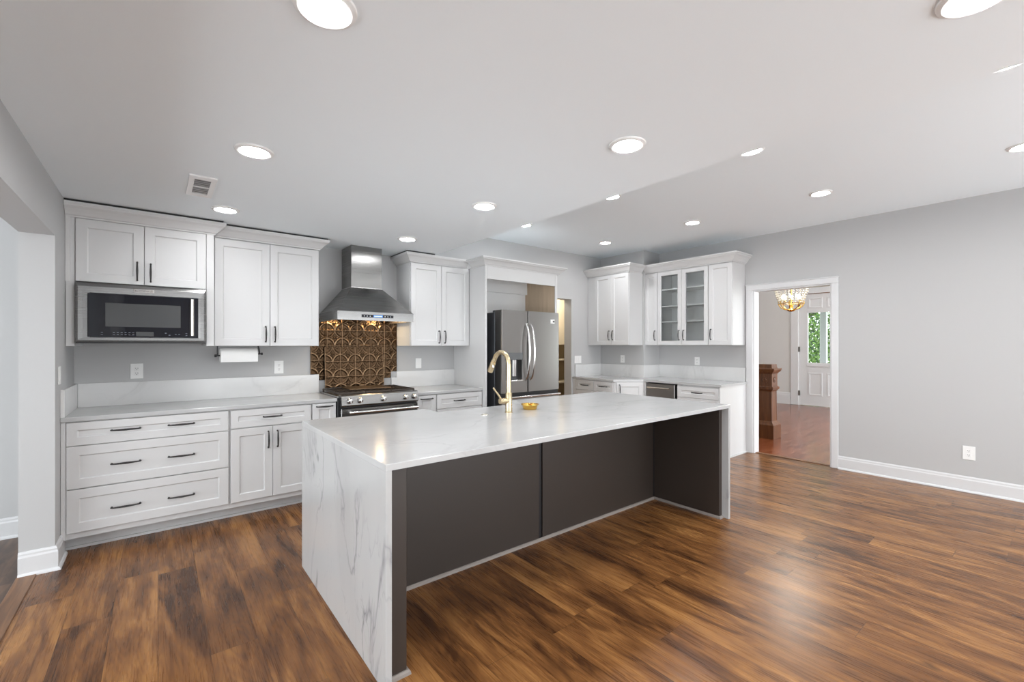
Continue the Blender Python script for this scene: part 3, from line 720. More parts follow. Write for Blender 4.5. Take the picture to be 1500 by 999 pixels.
outlet('white outlet on the wall right of the paper towel roll', (0.905, YW, 1.180), X1, 0.080, 0.122)
outlet('white rocker switch between the tin tile and the refrigerator panel', (2.370, YW, 1.181), X1, 0.072, 0.116, 'switch', 1)
outlet('wide white double rocker switch beside the pantry opening', (5.062, YW, 1.172), X1, 0.150, 0.116, 'switch', 2)
outlet('white outlet under the deep corner wall cabinet', (5.60, 4.284, 1.180), -Y1)
outlet('white outlet under the glass-door wall cabinet', (XR, 3.295, 1.165), -Y1)
outlet('white outlet low on the bare right wall', (XR, 0.587, 0.370), -Y1, 0.085, 0.128)
outlet('white switch on the left wall edge above the counter', (XL, 4.055, 1.195), Y1, 0.072, 0.116, 'switch', 1)

# ------------------------------------------------------------------ refrigerator surround and refrigerator
FY, FX0, FX1 = 4.06, 2.848, 3.962
t = thing('refrigerator_surround', 'tall white panel frame with crown enclosing the refrigerator', 'cabinet', (3.4, YW, 0))
b = MB(); b.box(FX0, FX0 + 0.020, FY, YW - 0.001, 0, 2.285); b.box(FX0, FX0 + 0.024, FY - 0.012, FY, 0, 2.285, 0.002); b.build('side_panel', 'cab', t)
b = MB(); b.box(3.938, FX1, FY, 4.66, 0, 2.285); b.build('side_panel', 'beige', t)['label'] = 'raw beige inner side panel'
b = MB(); b.box(FX1, FX1 + 0.004, FY, 4.66, 0, 2.285); b.box(3.926, FX1 + 0.004, FY - 0.012, FY, 0, 2.285, 0.002); b.build('right_stile', 'cab', t)
b = MB(); b.box(FX0 + 0.024, 3.926, FY - 0.012, FY + 0.006, 2.135, 2.285, 0.002); b.build('header', 'cab', t)
b = MB(); b.sweep(crown_prof(2.279, 0.088, 0.085), [(FX0, 4.30), (FX0, FY - 0.012), (FX1 + 0.004, FY - 0.012), (FX1 + 0.004, 4.60)]); b.build('crown_moulding', 'cab', t)
b = MB(); b.box(FX0 + 0.02, 3.938, 4.645, 4.66, 0.0, 2.285); b.build('back_panel', 'inner', t)
b = MB(); b.box(FX0 + 0.02, 3.936, 4.60, 4.645, 2.075, 2.285, 0.002); b.build('mounting_cleat', 'inner', t)
b = MB(); b.box(FX0 + 0.02, 3.938, FY + 0.006, 4.60, 2.278, 2.285); b.build('top_panel', 'cab', t)

t = thing('refrigerator', 'stainless french-door refrigerator with ice dispenser in the white surround', 'refrigerator', (3.43, 4.3, 0))
b = MB(); b.box(2.985, 3.885, 4.06, 4.63, 0.03, 1.765, 0.004); b.box(2.985, 3.885, 4.05, 4.09, 1.765, 1.775); b.build('body', 'fridgeside', t)
for x in (3.03, 3.84): MB().box(x - 0.03, x + 0.03, 3.99, 4.12, 1.765, 1.79, 0.004).build('hinge_cover', 'fridgeside', t)
def fdoor(x0, x1, name, z0=0.85, z1=1.788, y0=3.93, y1=4.055, hole=None):
    b = MB()
    def arc(x0, x1):
        w = x1 - x0; pts = [(x0, y1), (x0, y0 + 0.018), (x0 + 0.004, y0 + 0.006), (x0 + 0.012, y0)]
        return pts + [(x1 - 0.012, y0), (x1 - 0.004, y0 + 0.006), (x1, y0 + 0.018), (x1, y1)]
    if not hole: b.prism(arc(x0, x1), z0, z1)
    else:
        hx0, hx1, hz0, hz1 = hole
        b.prism(arc(x0, x1), z0, hz0); b.prism(arc(x0, x1), hz1, z1)
        b.prism(arc(x0, x1)[:4] + [(hx0, y0), (hx0, y1)], hz0, hz1); b.prism([(hx1, y1), (hx1, y0)] + arc(x0, x1)[4:], hz0, hz1)
    return b.build(name, 'fridge', t)
d1 = fdoor(2.990, 3.372, 'left_door', hole=(3.045, 3.282, 0.990, 1.235))
b = MB(); b.box(3.045, 3.282, 4.02, 4.05, 0.99, 1.235); b.build('dispenser_recess', 'darksteel', d1)
MB().box(3.035, 3.292, 3.926, 3.934, 1.225, 1.305, 0.002).build('dispenser_panel', 'darksteel', d1)
b = MB(); b.box(3.10, 3.135, 3.965, 4.02, 1.04, 1.225, 0.004); b.box(3.185, 3.235, 3.975, 4.02, 1.03, 1.225, 0.004); b.build('dispenser_paddle', 'steelplain', d1)
MB().box(3.035, 3.292, 3.918, 3.99, 0.978, 0.992, 0.002).build('drip_tray', 'steelplain', d1)
d2 = fdoor(3.378, 3.884, 'right_door')
for d_, x, s_ in ((d1, 3.338, -1), (d2, 3.412, 1)):
    b = MB(); pts = []
    for k in range(15):
        q = k / 14; pts.append((x + s_ * 0.0, 3.930 - 0.075 * math.sin(PI * q) ** 0.55 if 0 < k < 14 else 3.932, 0.985 + q * (1.640 - 0.985)))
    b.tube(pts, [0.010] + [0.0135] * 13 + [0.010], 12); b.build('handle', 'steelplain', d_, True)
st = MB().box(3.735, 3.800, 3.9275, 3.930, 1.655, 1.705).build('sticker', 'white', d2)
b = MB(); b.box(3.770, 3.798, 3.9268, 3.9276, 1.668, 1.690); b.build('sticker_print', 'slot', st)
MB().box(3.735, 3.765, 3.9268, 3.9276, 1.700, 1.703).build('sticker_line', 'plate_grey', st)
dz = MB().box(2.992, 3.884, 3.935, 4.055, 0.10, 0.80, 0.006).build('freezer_drawer', 'fridge', t)
b = MB(); b.tube([(3.06, 3.872, 0.802), (3.84, 3.872, 0.802)], 0.0125, 12)
for x in (3.085, 3.815): b.box(x - 0.014, x + 0.014, 3.872, 3.94, 0.782, 0.812, 0.003)
b.build('handle', 'steelplain', dz, True)
MB().box(2.992, 3.884, 3.955, 4.055, 0.80, 0.85).build('drawer_gap', 'black', t)

# ------------------------------------------------------------------ pantry beyond the opening
b = MB(); b.box(3.6, 6.1, 6.2, 6.3, 0, 2.5); b.box(3.5, 3.6, 4.87, 6.3, 0, 2.5); b.box(6.1, 6.2, 4.87, 6.3, 0, 2.5); struct(b.build('wall_pantry', 'cream'), 'cream wall of the pantry', 'wall')
b = MB(); b.box(3.5, 6.2, 4.87, 6.3, 2.44, 2.5); struct(b.build('ceiling_pantry', 'ceil'))
b = MB(); b.box(3.5, 6.2, 4.86, 6.3, -0.05, 0.0); struct(b.build('floor_pantry', 'floor'))
t = thing('pantry_unit', 'cream pantry cupboard with open shelves seen past the refrigerator edge', 'cabinet', (5.3, 5.6, 0))
MB().box(4.75, 6.0, 5.35, 6.15, 1.40, 2.3, 0.003).build('cupboard', 'cream', t)
MB().box(4.75, 6.0, 5.60, 6.15, 0.0, 1.40).build('back_board', 'tan', t)
for z in (1.13, 0.75, 0.40): MB().box(4.75, 6.0, 5.35, 5.60, z, z + 0.03, 0.002).build('shelf', 'cream', t)
ld = bpy.data.lights.new('pantry_lamp_light', 'AREA'); ld.shape = 'DISK'; ld.size = 0.25; ld.energy = 16; ld.color = (1.0, 0.88, 0.70)
t = thing('pantry_ceiling_light', 'small round ceiling light inside the pantry', 'ceiling light', (4.9, 5.15, 2.44))
MB().lathe([(0.13, 0.0), (0.12, -0.03), (0.05, -0.04)], (4.9, 5.15, 2.44), 'z', 24).build('shade', 'white', t, True)
lo = bpy.data.objects.new('pantry_lamp_light', ld); C.objects.link(lo); lo.parent = t; lo.location = (0, 0, -0.05)

# ------------------------------------------------------------------ wall cabinets on the right wall
UX = 5.64
def upper_r(label, y0, y1, doors, xf=UX, z0=1.393, z1=2.440, hz=1.530, xw=XR, crown=None, hollow=False):
    """y0 > y1: left to right seen from the room"""
    t = thing('upper_cabinet', label, 'cabinet', (xw, (y0 + y1) / 2, z0), 'white shaker wall cabinets')
    b = MB()
    if not hollow: b.box(xf + 0.021, xw - 0.001, y1, y0, z0, z1 + 0.008)
    else:
        k = 0.018
        b.box(xf + 0.021, xw - 0.001, y0 - k, y0, z0, z1 + 0.008); b.box(xf + 0.021, xw - 0.001, y1, y1 + k, z0, z1 + 0.008)
        b.box(xf + 0.021, xw - 0.001, y1 + k, y0 - k, z0, z0 + k); b.box(xf + 0.021, xw - 0.001, y1 + k, y0 - k, z1 - k, z1 + 0.008); b.box(xw - 0.012, xw - 0.001, y1 + k, y0 - k, z0 + k, z1 - k)
    b.build('carcass', 'inner' if hollow else 'cab', t)
    for a, c, side in doors:
        w = a - c; hx = w - 0.034 if side == 'r' else 0.034; O = (xf + 0.02, a - g, z0 + 0.002)
        if hollow:
            d = MB().shaker(O, -Y1, w - 2 * g, z1 - z0 - 0.004, fr=0.055, hollow=True).build('door', 'cab', t)
            MB().box(xf + 0.010, xf + 0.013, c + 0.052, a - 0.052, z0 + 0.05, z1 - 0.05).build('glass_pane', 'glass', d)
            MB().pull(Vector((xf, a - g - hx, hz)), Z1, -X1).build('handle', 'bronze', d, True)
        else: front(t, 'door', O, -Y1, w - 2 * g, z1 - z0 - 0.004, [(hx, hz - z0)], fr=0.055)
    if crown: MB().sweep(crown_prof(z1 + 0.006, 0.112, 0.085), crown).build('crown_moulding', 'cab', t)
    return t
upper_r('deep white two-door wall cabinet in the far corner beside the pantry opening', 4.715, 3.925, [(4.56, 4.245, 'r'), (4.245, 3.930, 'l')], 5.27, xw=5.60, hz=1.535,
        crown=[(5.275, 4.715), (5.275, 3.925), (5.56, 3.925)])
upper_r('narrow single-door white wall cabinet between the deep corner one and the glass doors', 3.903, 3.706, [(3.922, 3.708, 'r')])
t = upper_r('white wall cabinet with two glass doors and shelves inside', 3.705, 2.946, [(3.703, 3.326, 'r'), (3.326, 2.948, 'l')], hollow=True)
for z in (1.715, 1.935, 2.175): MB().box(UX + 0.03, XR - 0.013, 2.966, 3.685, z, z + 0.018, 0.001).build('shelf', 'inner', t)
upper_r('single-door white wall cabinet at the doorway end', 2.945, 2.635, [(2.943, 2.637, 'l')],
        crown=[(5.645, 3.903), (5.645, 2.635), (XR - 0.001, 2.635)])

# ------------------------------------------------------------------ base cabinets and counter on the right wall
DXF, BXF = 4.965, 5.31
t = thing('base_cabinet', 'white two-drawer-wide base cabinet in the deep corner below the switch', 'cabinet', (5.25, 4.3, 0), 'white shaker base cabinets')
b = MB(); b.prism([(DXF + 0.001, YW - 0.001), (DXF + 0.001, 3.945), (5.599, 3.945), (5.599, YW - 0.001)], 0.105, ZU); b.build('carcass', 'cab', t)
b = MB(); b.box(DXF + 0.08, 5.599, 3.945, YW - 0.001, 0, 0.105); b.build('toe_kick', 'cab', t)
b = MB(); b.box(DXF - 0.018, DXF + 0.001, 4.648, YW - 0.002, 0.105, ZU); b.build('filler_strip', 'cab', t)
for a, c in ((4.645, 4.30), (4.297, 3.948)):
    for z0, z1 in ((0.732, 0.874), (0.440, 0.726), (0.146, 0.434)):
        front(t, 'drawer', (DXF, a, z0), -Y1, a - c - 0.003, z1 - z0, [((a - c) / 2, (z1 - z0) / 2)], 'h', 0.05)
t = thing('base_cabinet', 'angled white single-door base cabinet joining the deep and shallow counters', 'cabinet', (5.4, 3.82, 0), 'white shaker base cabinets')
PA, PB = Vector((DXF, 3.935, 0)), Vector((BXF, 3.690, 0)); du = (PB - PA).normalized(); nn = du.cross(Z1)
b = MB(); b.prism([(PA.x - nn.x * 0.002, PA.y - nn.y * 0.002), (PB.x - nn.x * 0.002, PB.y - nn.y * 0.002), (5.598, 3.69), (5.598, 3.943), (DXF + 0.001, 3.943)], 0.105, ZU); b.build('carcass', 'cab', t)
front(t, 'door', PA + du * 0.022 + Z1 * 0.146, du, (PB - PA).length - 0.044, 0.730, [(0.04, 0.63)], fr=0.062)
t = thing('beverage_drawer', 'built-in stainless undercounter appliance with a bar handle', 'appliance', (5.6, 3.44, 0))
b = MB(); b.box(BXF + 0.03, XR - 0.01, 3.225, 3.66, 0.0, 0.870); b.build('body', 'black', t)
dd = MB().box(BXF - 0.014, BXF + 0.03, 3.222, 3.655, 0.105, 0.868, 0.004).build('door', 'fridge', t)
b = MB(); b.tube([(BXF - 0.052, 3.275, 0.815), (BXF - 0.052, 3.615, 0.815)], 0.010, 12)
for y in (3.290, 3.60): b.tube([(BXF - 0.052, y, 0.815), (BXF - 0.012, y, 0.815)], 0.010, 10)
b.build('handle', 'nickel', dd, True)
tag(MB().box(BXF - 0.012, XR - 0.002, 3.661, 3.689, 0.0, ZU).build('filler_panel', 'cab'), 'thin white filler panel left of the undercounter appliance', 'panel')
t = thing('base_cabinet', 'white drawer base cabinet with a plain end panel beside the hall doorway', 'cabinet', (5.6, 2.9, 0), 'white shaker base cabinets')
b = MB(); b.box(BXF + 0.001, XR - 0.002, 2.632, 3.188, 0.105, ZU); b.build('carcass', 'cab', t)
b = MB(); b.box(BXF + 0.08, XR - 0.002, 2.64, 3.188, 0.0, 0.105); b.build('toe_kick', 'cab', t)
b = MB(); b.box(BXF - 0.018, XR - 0.002, 2.614, 2.632, 0.0, ZU); b.box(BXF + 0.02, XR - 0.02, 2.600, 2.614, 0.0, 0.016); b.build('end_panel', 'cab', t)
for z0, z1 in ((0.722, 0.862), (0.440, 0.716), (0.146, 0.434)): front(t, 'drawer', (BXF, 3.180, z0), -Y1, 0.545, z1 - z0, [(0.272, (z1 - z0) / 2)], 'h', 0.05)
e = 0.028; q1 = (DXF - e, YW - 0.001); q2 = (DXF - e, 3.935); q3 = (BXF - e, 3.690); q4 = (BXF - e, 2.598)
b = MB(); b.prism([q1, q2, q3, q4, (XR - 0.001, 2.598), (XR - 0.001, 3.904), (5.599, 3.904), (5.599, YW - 0.001)], ZU, ZT)
tag(b.build('countertop', 'top'), 'white quartz countertop with an angled front along the right wall', 'countertop')
b = MB(); b.box(4.99, 5.578, YW - 0.021, YW - 0.001, ZT, 1.096); b.box(5.579, 5.599, 3.884, YW - 0.001, ZT, 1.096); b.box(5.5991, 5.9789, 3.884, 3.904, ZT, 1.096); b.box(5.979, 5.999, 2.625, 3.904, ZT, 1.096)
tag(b.build('backsplash', 'splash'), 'low white stone upstand along the right countertop', 'backsplash')

# ------------------------------------------------------------------ island
IX0, IX1, IY0, IY1 = 0.706, 3.585, 1.690, 3.000; TH = 0.027
t = thing('island_countertop', 'white veined quartz island top with waterfall ends', 'countertop', ((IX0 + IX1) / 2, (IY0 + IY1) / 2, 0))
b = MB(); b.prism([(IX0, IY0), (IX1, IY0), (IX1, IY1), (2.36, IY1), (2.36, 2.795), (1.556, 2.795), (1.556, IY1), (IX0, IY1)], ZT - TH, ZT)
bmesh.ops.bevel(b.bm, geom=[e_ for e_ in b.bm.edges if all(abs(v.co.z - ZT) < 1e-5 for v in e_.verts)], offset=0.0025, segments=2, profile=0.5, affect='EDGES')
b.build('top_slab', 'top', t)
b = MB(); b.box(IX0, IX0 + TH, IY0, IY1, 0.001, ZT - TH, 0.0015); b.build('waterfall_end', 'quartz', t)
b = MB(); b.box(IX1 - TH, IX1, IY0, IY1, 0.001, ZT - TH, 0.0015); b.build('waterfall_end', 'quartz', t)
t = thing('island_cabinet', 'dark brown island base with recessed seating side', 'cabinet', (2.1, 2.6, 0))
ZI = ZT - TH - 0.0005; BY = 2.345; EY = 1.745
b = MB(); b.box(0.735, 1.553, BY + 0.018, 2.965, 0.02, ZI); b.box(2.363, 3.556, BY + 0.018, 2.965, 0.02, ZI); b.box(1.553, 2.363, BY + 0.018, 2.965, 0.02, 0.60); b.box(1.553, 2.363, BY + 0.018, 2.52, 0.60, ZI); b.build('carcass', 'island', t)
b = MB(); b.box(0.822, 2.116, BY, BY + 0.018, 0.0, ZI); b.build('back_panel', 'island', t)
b = MB(); b.box(2.150, 3.515, BY, BY + 0.018, 0.0, ZI); b.build('back_panel', 'island', t)
b = MB(); b.box(2.116, 2.150, BY + 0.010, BY + 0.018, 0.0, ZI); b.build('joint_strip', 'black', t)
b = MB(); b.box(3.505, 3.517, BY - 0.004, BY + 0.002, 0.02, ZI); b.build('joint_strip', 'black', t)
b = MB(); b.box(0.734, 0.822, EY, BY + 0.018, 0.0, ZI, 0.0015); b.build('end_panel', 'island', t)
b = MB(); b.box(3.517, 3.5575, EY, BY + 0.018, 0.0, ZI, 0.0015); b.build('end_panel', 'island', t)
b = MB(); b.box(3.556, 3.5578, EY - 0.002, EY + 0.02, 0.0, ZI); b.build('edge_band', 'islandtrim', t)
b = MB()
sp = [(0.0, 0.0), (0.015, 0.0), (0.013, 0.012), (0.006, 0.019), (0.0, 0.019)]
b.sweep(sp, [(0.734, EY), (0.822, EY), (0.822, BY), (3.517, BY), (3.517, EY), (3.557, EY)]); b.build('shoe_moulding', 'islandtrim', t)
t = thing('apron_sink', 'white apron-front sink set in the back edge of the island', 'sink', (1.96, 2.8, 0.62))
b = MB(); x0, x1, y0, y1, zt = 1.560, 2.356, 2.55, 3.02, ZT - TH - 0.012
b.box(x0, x1, y0, y1, 0.62, 0.645); b.box(x0, x0 + 0.022, y0, y1, 0.645, zt, 0.004); b.box(x1 - 0.022, x1, y0, y1, 0.645, zt, 0.004); b.box(x0 + 0.022, x1 - 0.022, y0, y0 + 0.022, 0.645, zt, 0.004); b.box(x0 + 0.022, x1 - 0.022, y1 - 0.022, y1, 0.645, zt, 0.004)
b.build('basin', 'porcelain', t)
MB().lathe([(0.045, 0), (0.045, 0.003), (0.03, 0.004)], (1.958, 2.79, 0.645), 'z', 24).build('drain', 'steelplain', t, True)
# faucet
fx, fy = 1.942, 2.472
t = thing('faucet', 'champagne brass pull-down gooseneck faucet on the island', 'faucet', (fx, fy, ZT))
MB().lathe([(0.029, 0.0), (0.029, 0.004), (0.0245, 0.008), (0.0235, 0.138), (0.022, 0.141)], (fx, fy, ZT), 'z', 28).build('body', 'brass', t, True)
R_ = 0.088; zc = 1.250
pts = [(fx, fy, ZT + 0.138), (fx, fy, 1.15), (fx, fy, zc)] + [(fx, fy + R_ - R_ * math.cos(a), zc + R_ * math.sin(a)) for a in [PI * k / 14 for k in range(1, 13)]]
ex, ey, ez = pts[-1]; dv = Vector(pts[-1]) - Vector(pts[-2]); dv.normalize()
pts.append(tuple(Vector(pts[-1]) + dv * 0.02))
MB().tube(pts, 0.0165, 18).build('spout', 'brass', t, True)
p0 = Vector(pts[-1]); b = MB(); b.tube([p0, p0 + dv * 0.004], 0.0150, 18); b.tube([p0 + dv * 0.004, p0 + dv * 0.012, p0 + dv * 0.085, p0 + dv * 0.092], [0.0185, 0.0195, 0.0215, 0.020], 18)
sh = b.build('spray_head', 'brass', t, True)
pm = p0 + dv * 0.04 + Vector((-0.006, -0.0205, 0)); MB().box(pm.x - 0.006, pm.x + 0.006, pm.y - 0.004, pm.y + 0.004, pm.z - 0.014, pm.z + 0.014, 0.002).build('spray_button', 'steelplain', sh)
MB().tube([(fx, fy, 1.000), (fx - 0.078, fy, 0.998)], 0.020, 20).build('valve_stub', 'brass', t, True)
b = MB(); b.tube([(fx - 0.066, fy, 1.012), (fx - 0.088, fy + 0.0, 1.040), (fx - 0.135, fy + 0.0, 1.095)], [0.007, 0.0065, 0.0055], 12); b.build('lever', 'brass', t, True)
t = thing('sink_air_switch', 'small round metal button set in the island top left of the faucet', 'button', (1.742, 2.482, ZT))
MB().lathe([(0.026, 0.0003), (0.026, 0.003), (0.020, 0.005)], (1.742, 2.482, ZT), 'z', 24, True).build('ring', 'nickel', t, True)
MB().lathe([(0.015, 0.004), (0.015, 0.008), (0.012, 0.009)], (1.742, 2.482, ZT), 'z', 20).build('push_button', 'nickel', t, True)
t = thing('sink_strainer', 'gold sink strainer basket standing on the island right of the faucet', 'strainer', (2.160, 2.495, ZT))
c_ = (2.160, 2.495, ZT)
MB().lathe([(0.0, 0.004), (0.050, 0.004), (0.058, 0.030), (0.066, 0.036), (0.066, 0.041), (0.056, 0.040), (0.046, 0.0005), (0.0, 0.0005)], c_, 'z', 36, False).build('cup', 'gold', t, True)
MB().lathe([(0.010, 0.004), (0.008, 0.03), (0.014, 0.036), (0.014, 0.044), (0.008, 0.046)], c_, 'z', 20).build('knob', 'gold', t, True)

# ------------------------------------------------------------------ hall beyond the doorway
HXW = 11.7
DH0, DH1 = 2.90, 3.925                            # front door opening (y)
b = MB(); b.box(HXW, HXW + 0.12, DH1, 7.0, 0, 3.3); b.box(HXW, HXW + 0.12, -1.0, DH0, 0, 3.3); b.box(HXW, HXW + 0.12, DH0, DH1, 3.02, 3.3); struct(b.build('wall_hall', 'hallwall'), 'grey hall wall with the front door', 'wall')
b = MB(); b.box(6.13, 11.9, 7.0, 7.1, 0, 3.3); b.box(6.10, 6.13, YW + 0.15, 7.0, 0, 3.3); b.box(6.13, 6.135, -1.0, 7.0, ZH, 3.3); struct(b.build('wall_hall_side', 'hallwall'))
b = MB(); b.box(6.1, 11.9, -1.1, 7.1, 3.3, 3.36); struct(b.build('ceiling_hall', 'ceil'))
b = MB(); HB = [(a * 1.4, z * 1.9) for a, z in BASE]; b.sweep(HB, [(HXW, 7.0), (HXW, DH1 + 0.17)]); b.sweep(HB, [(HXW, DH0 - 0.17), (HXW, -1.0)]); struct(b.build('baseboard_hall', 'trim'), 'tall white hall baseboard', 'baseboard')
b = MB(); b.box(HXW - 0.025, HXW, DH1, DH1 + 0.165, 0, 3.02, 0.005); b.box(HXW - 0.025, HXW, DH0 - 0.165, DH0, 0, 3.02, 0.005); b.box(HXW - 0.03, HXW, DH0 - 0.18, DH1 + 0.18, 3.02, 3.2, 0.005); struct(b.build('trim_4', 'trim'), 'wide white casing of the front door', 'casing')
# the front door: stiles and rails round a glass pane and panels
t = bpy.data.objects.new('door_1', None); C.objects.link(t); t.location = (HXW, 3.4, 0); t['_o'] = (HXW, 3.4, 0.0); t['kind'] = 'structure'; t['label'] = 'white half-glazed front door at the end of the hall'; t['category'] = 'door'; ALL.append(t)
GY0, GY1, GZ0, GZ1 = 3.075, 3.75, 0.99, 2.14; xd0, xd1 = HXW + 0.02, HXW + 0.065
b = MB(); b.box(xd0, xd1, GY1, DH1 - 0.004, 0.01, 2.57); b.box(xd0, xd1, DH0 + 0.004, GY0, 0.01, 2.57); b.box(xd0, xd1, GY0, GY1, GZ1, 2.57); b.box(xd0, xd1, GY0, GY1, 0.01, GZ0); b.build('leaf', 'trim', t)
b = MB(); b.box(xd0 - 0.014, xd0, GY0 - 0.02, GY1 + 0.02, GZ0 - 0.09, GZ0 - 0.02, 0.005); b.build('ledge', 'trim', t)
for y0, y1 in ((3.46, 3.74), (3.09, 3.37)):
    b = MB(); b.shaker((xd0 + 0.001, y1, 0.24), -Y1, y1 - y0, 0.52, t=0.010, fr=0.03, dep=0.008); b.build('lower_panel', 'trim', t)
    b = MB(); b.shaker((xd0 + 0.001, y1, 2.24), -Y1, y1 - y0, 0.24, t=0.010, fr=0.03, dep=0.008); b.build('upper_panel', 'trim', t)
MB().box(xd0 + 0.018, xd0 + 0.024, GY0 + 0.001, GY1 - 0.001, GZ0 + 0.001, GZ1 - 0.001).build('glass_pane', 'glass', t)
for z in (0.28, 1.30, 2.3): MB().box(HXW - 0.032, HXW + 0.019, DH1 - 0.02, DH1 + 0.004, z - 0.06, z + 0.06, 0.003).build('hinge', 'lock', t)
MB().lathe([(0.03, 0), (0.03, -0.02), (0.012, -0.03), (0.012, -0.05), (0.03, -0.06), (0.026, -0.085)], (xd0, 2.965, 0.95), 'x', 18).build('knob', 'lock', t, True)
b = MB(); b.box(xd0 - 0.03, xd1, DH0 + 0.002, DH1 - 0.002, 2.58, 2.66); b.box(xd0, xd1, DH0 + 0.002, DH1 - 0.002, 2.66, 3.018); struct(b.build('trim_5', 'trim'), 'white transom panel over the front door', 'trim')
b = MB(); b.box(xd0 - 0.02, xd0 - 0.0, DH0 + 0.002, DH1 - 0.002, 2.565, 2.58); struct(b.build('trim_6', 'thresh'), 'thin brown strip under the transom', 'trim')
# newel post
nx, ny = 7.225, 2.845
t = thing('newel_post', 'carved dark wooden newel post standing in the hall', 'newel post', (nx, ny, 0))
def sq(z0, h0, z1, h1): return (nx - h0, nx + h0, ny - h0, ny + h0, z0), (nx - h1, nx + h1, ny - h1, ny + h1, z1)
b = MB()
for z0, h0, z1, h1 in ((0, .135, .20, .135), (.20, .135, .225, .115), (.225, .115, .255, .098)): b.frust(*sq(z0, h0, z1, h1))
b.build('base', 'mahogany', t)
b = MB(); b.frust(*sq(.255, .095, .70, .090))
for k in range(24):                               # beaded corners of the shaft
    z_ = 0.268 + k * 0.0182; h_ = 0.095 - 0.005 * (z_ - .255) / .445
    for sx_, sy_ in ((-1, -1), (-1, 1), (1, -1)): bmesh.ops.create_icosphere(b.bm, subdivisions=1, radius=0.0115, matrix=Matrix.Translation((nx + sx_ * (h_ - 0.004), ny + sy_ * (h_ - 0.004), z_)))
b.build('shaft', 'mahogany', t)
b = MB()
for z0, h0, z1, h1 in ((.70, .092, .73, .112), (.73, .118, .765, .122), (.765, .115, .78, .105)): b.frust(*sq(z0, h0, z1, h1))
b.build('collar', 'mahogany', t)
hd = MB(); hd.frust(*sq(.78, .100, .965, .100)); hd = hd.build('head_block', 'mahogany', t)
for q in range(4):
    dx, dy = ((-1, 0), (1, 0), (0, -1), (0, 1))[q]; b = MB()
    c0 = (nx + dx * 0.100, ny + dy * 0.100, 0.872); prf = [(0.045, 0), (0.045, 0.006), (0.030, 0.004), (0.022, 0.010), (0.008, 0.012)]
    b.lathe([(r, h * (dx + dy)) for r, h in prf], c0, 'x' if dx else 'y', 16); b.build('rosette', 'mahogany', hd)
b = MB()
for z0, h0, z1, h1 in ((.965, .105, .99, .118), (.99, .128, 1.025, .142), (1.025, .145, 1.045, .145), (1.045, .11, 1.055, .10)): b.frust(*sq(z0, h0, z1, h1))
b.frust(*sq(1.055, .098, 1.105, .094)); b.build('cap', 'mahogany', t)
t = thing('staircase', 'dark wooden stair steps and rail beside the newel post', 'stairs', (7.5, 3.6, 0))
MB().box(7.12, 7.19, 2.99, 5.2, 0.0, 0.20, 0.004).build('stair_stringer', 'mahogany', t)
for k in range(5): MB().box(6.20, 7.12, 3.02 + 0.27 * k, 3.32 + 0.27 * k, 0.0 if k == 0 else 0.18 * k, 0.18 * (k + 1), 0.006).build('step', 'mahogany', t)
b = MB(); b.tube([(7.20, 3.01, 0.92), (7.20, 3.3, 1.10), (7.20, 4.6, 1.95)], 0.032, 10); b.build('handrail', 'mahogany', t, True)
for k in range(5): MB().tube([(7.20, 3.12 + 0.27 * k, 0.19 + 0.18 * k), (7.20, 3.12 + 0.27 * k, 0.98 + 0.17 * k)], 0.014, 8).build('baluster', 'mahogany', t, True)
# chandelier
cx_, cy_ = 8.2, 2.865
t = thing('chandelier', 'gold and crystal chandelier hanging in the hall', 'chandelier', (cx_, cy_, 1.94))
MB().lathe([(0.012, 0.0), (0.05, 0.012), (0.062, 0.03), (0.03, 0.055), (0.018, 0.09), (0.012, 0.12)], (cx_, cy_, 1.945), 'z', 20).build('finial', 'gold', t, True)
b = MB(); b.tube([(cx_, cy_, 2.05), (cx_, cy_, 3.30)], 0.010, 8); b.lathe([(0.07, 0.0), (0.05, -0.03)], (cx_, cy_, 3.298), 'z', 20); b.build('stem', 'gold', t, True)
for k in range(8):
    a = 2 * PI * k / 8 + 0.2; ca, sa = math.cos(a), math.sin(a); b = MB()
    b.tube([(cx_ + ca * r, cy_ + sa * r, z) for r, z in ((0.03, 1.975), (0.09, 1.985), (0.15, 2.02), (0.185, 2.08), (0.175, 2.13), (0.13, 2.14))], 0.0075, 8); b.build('arm', 'gold', t, True)
    b = MB(); b.lathe([(0.012, 0.0), (0.014, 0.05), (0.010, 0.07)], (cx_ + ca * 0.12, cy_ + sa * 0.12, 2.16), 'z', 10); b.build('bulb', 'bulb', t, True)
for k in range(26):
    a = 2 * PI * k / 26; b = MB()
    for j in range(13):
        q = j / 12; r = 0.175 + 0.125 * q; z = 2.09 + 0.42 * q
        bmesh.ops.create_icosphere(b.bm, subdivisions=1, radius=0.0145, matrix=Matrix.Translation((cx_ + r * math.cos(a), cy_ + r * math.sin(a), z)))
    b.build('crystal_strand', 'crystal', t)
ld = bpy.data.lights.new('chandelier_light', 'POINT'); ld.energy = 60; ld.color = (1.0, 0.93, 0.84); ld.shadow_soft_size = 0.25
lo = bpy.data.objects.new('chandelier_light', ld); C.objects.link(lo); lo.parent = t; lo.location = (0, 0, 0.95)
MB().lathe([(0.302, 0.0), (0.308, 0.008), (0.302, 0.02), (0.296, 0.008), (0.302, 0.0)], (cx_, cy_, 2.51), 'z', 40, False).build('upper_ring', 'gold', t, True)
MB().lathe([(0.177, 0.0), (0.183, 0.006), (0.177, 0.014), (0.171, 0.006), (0.177, 0.0)], (cx_, cy_, 2.075), 'z', 36, False).build('lower_ring', 'gold', t, True)

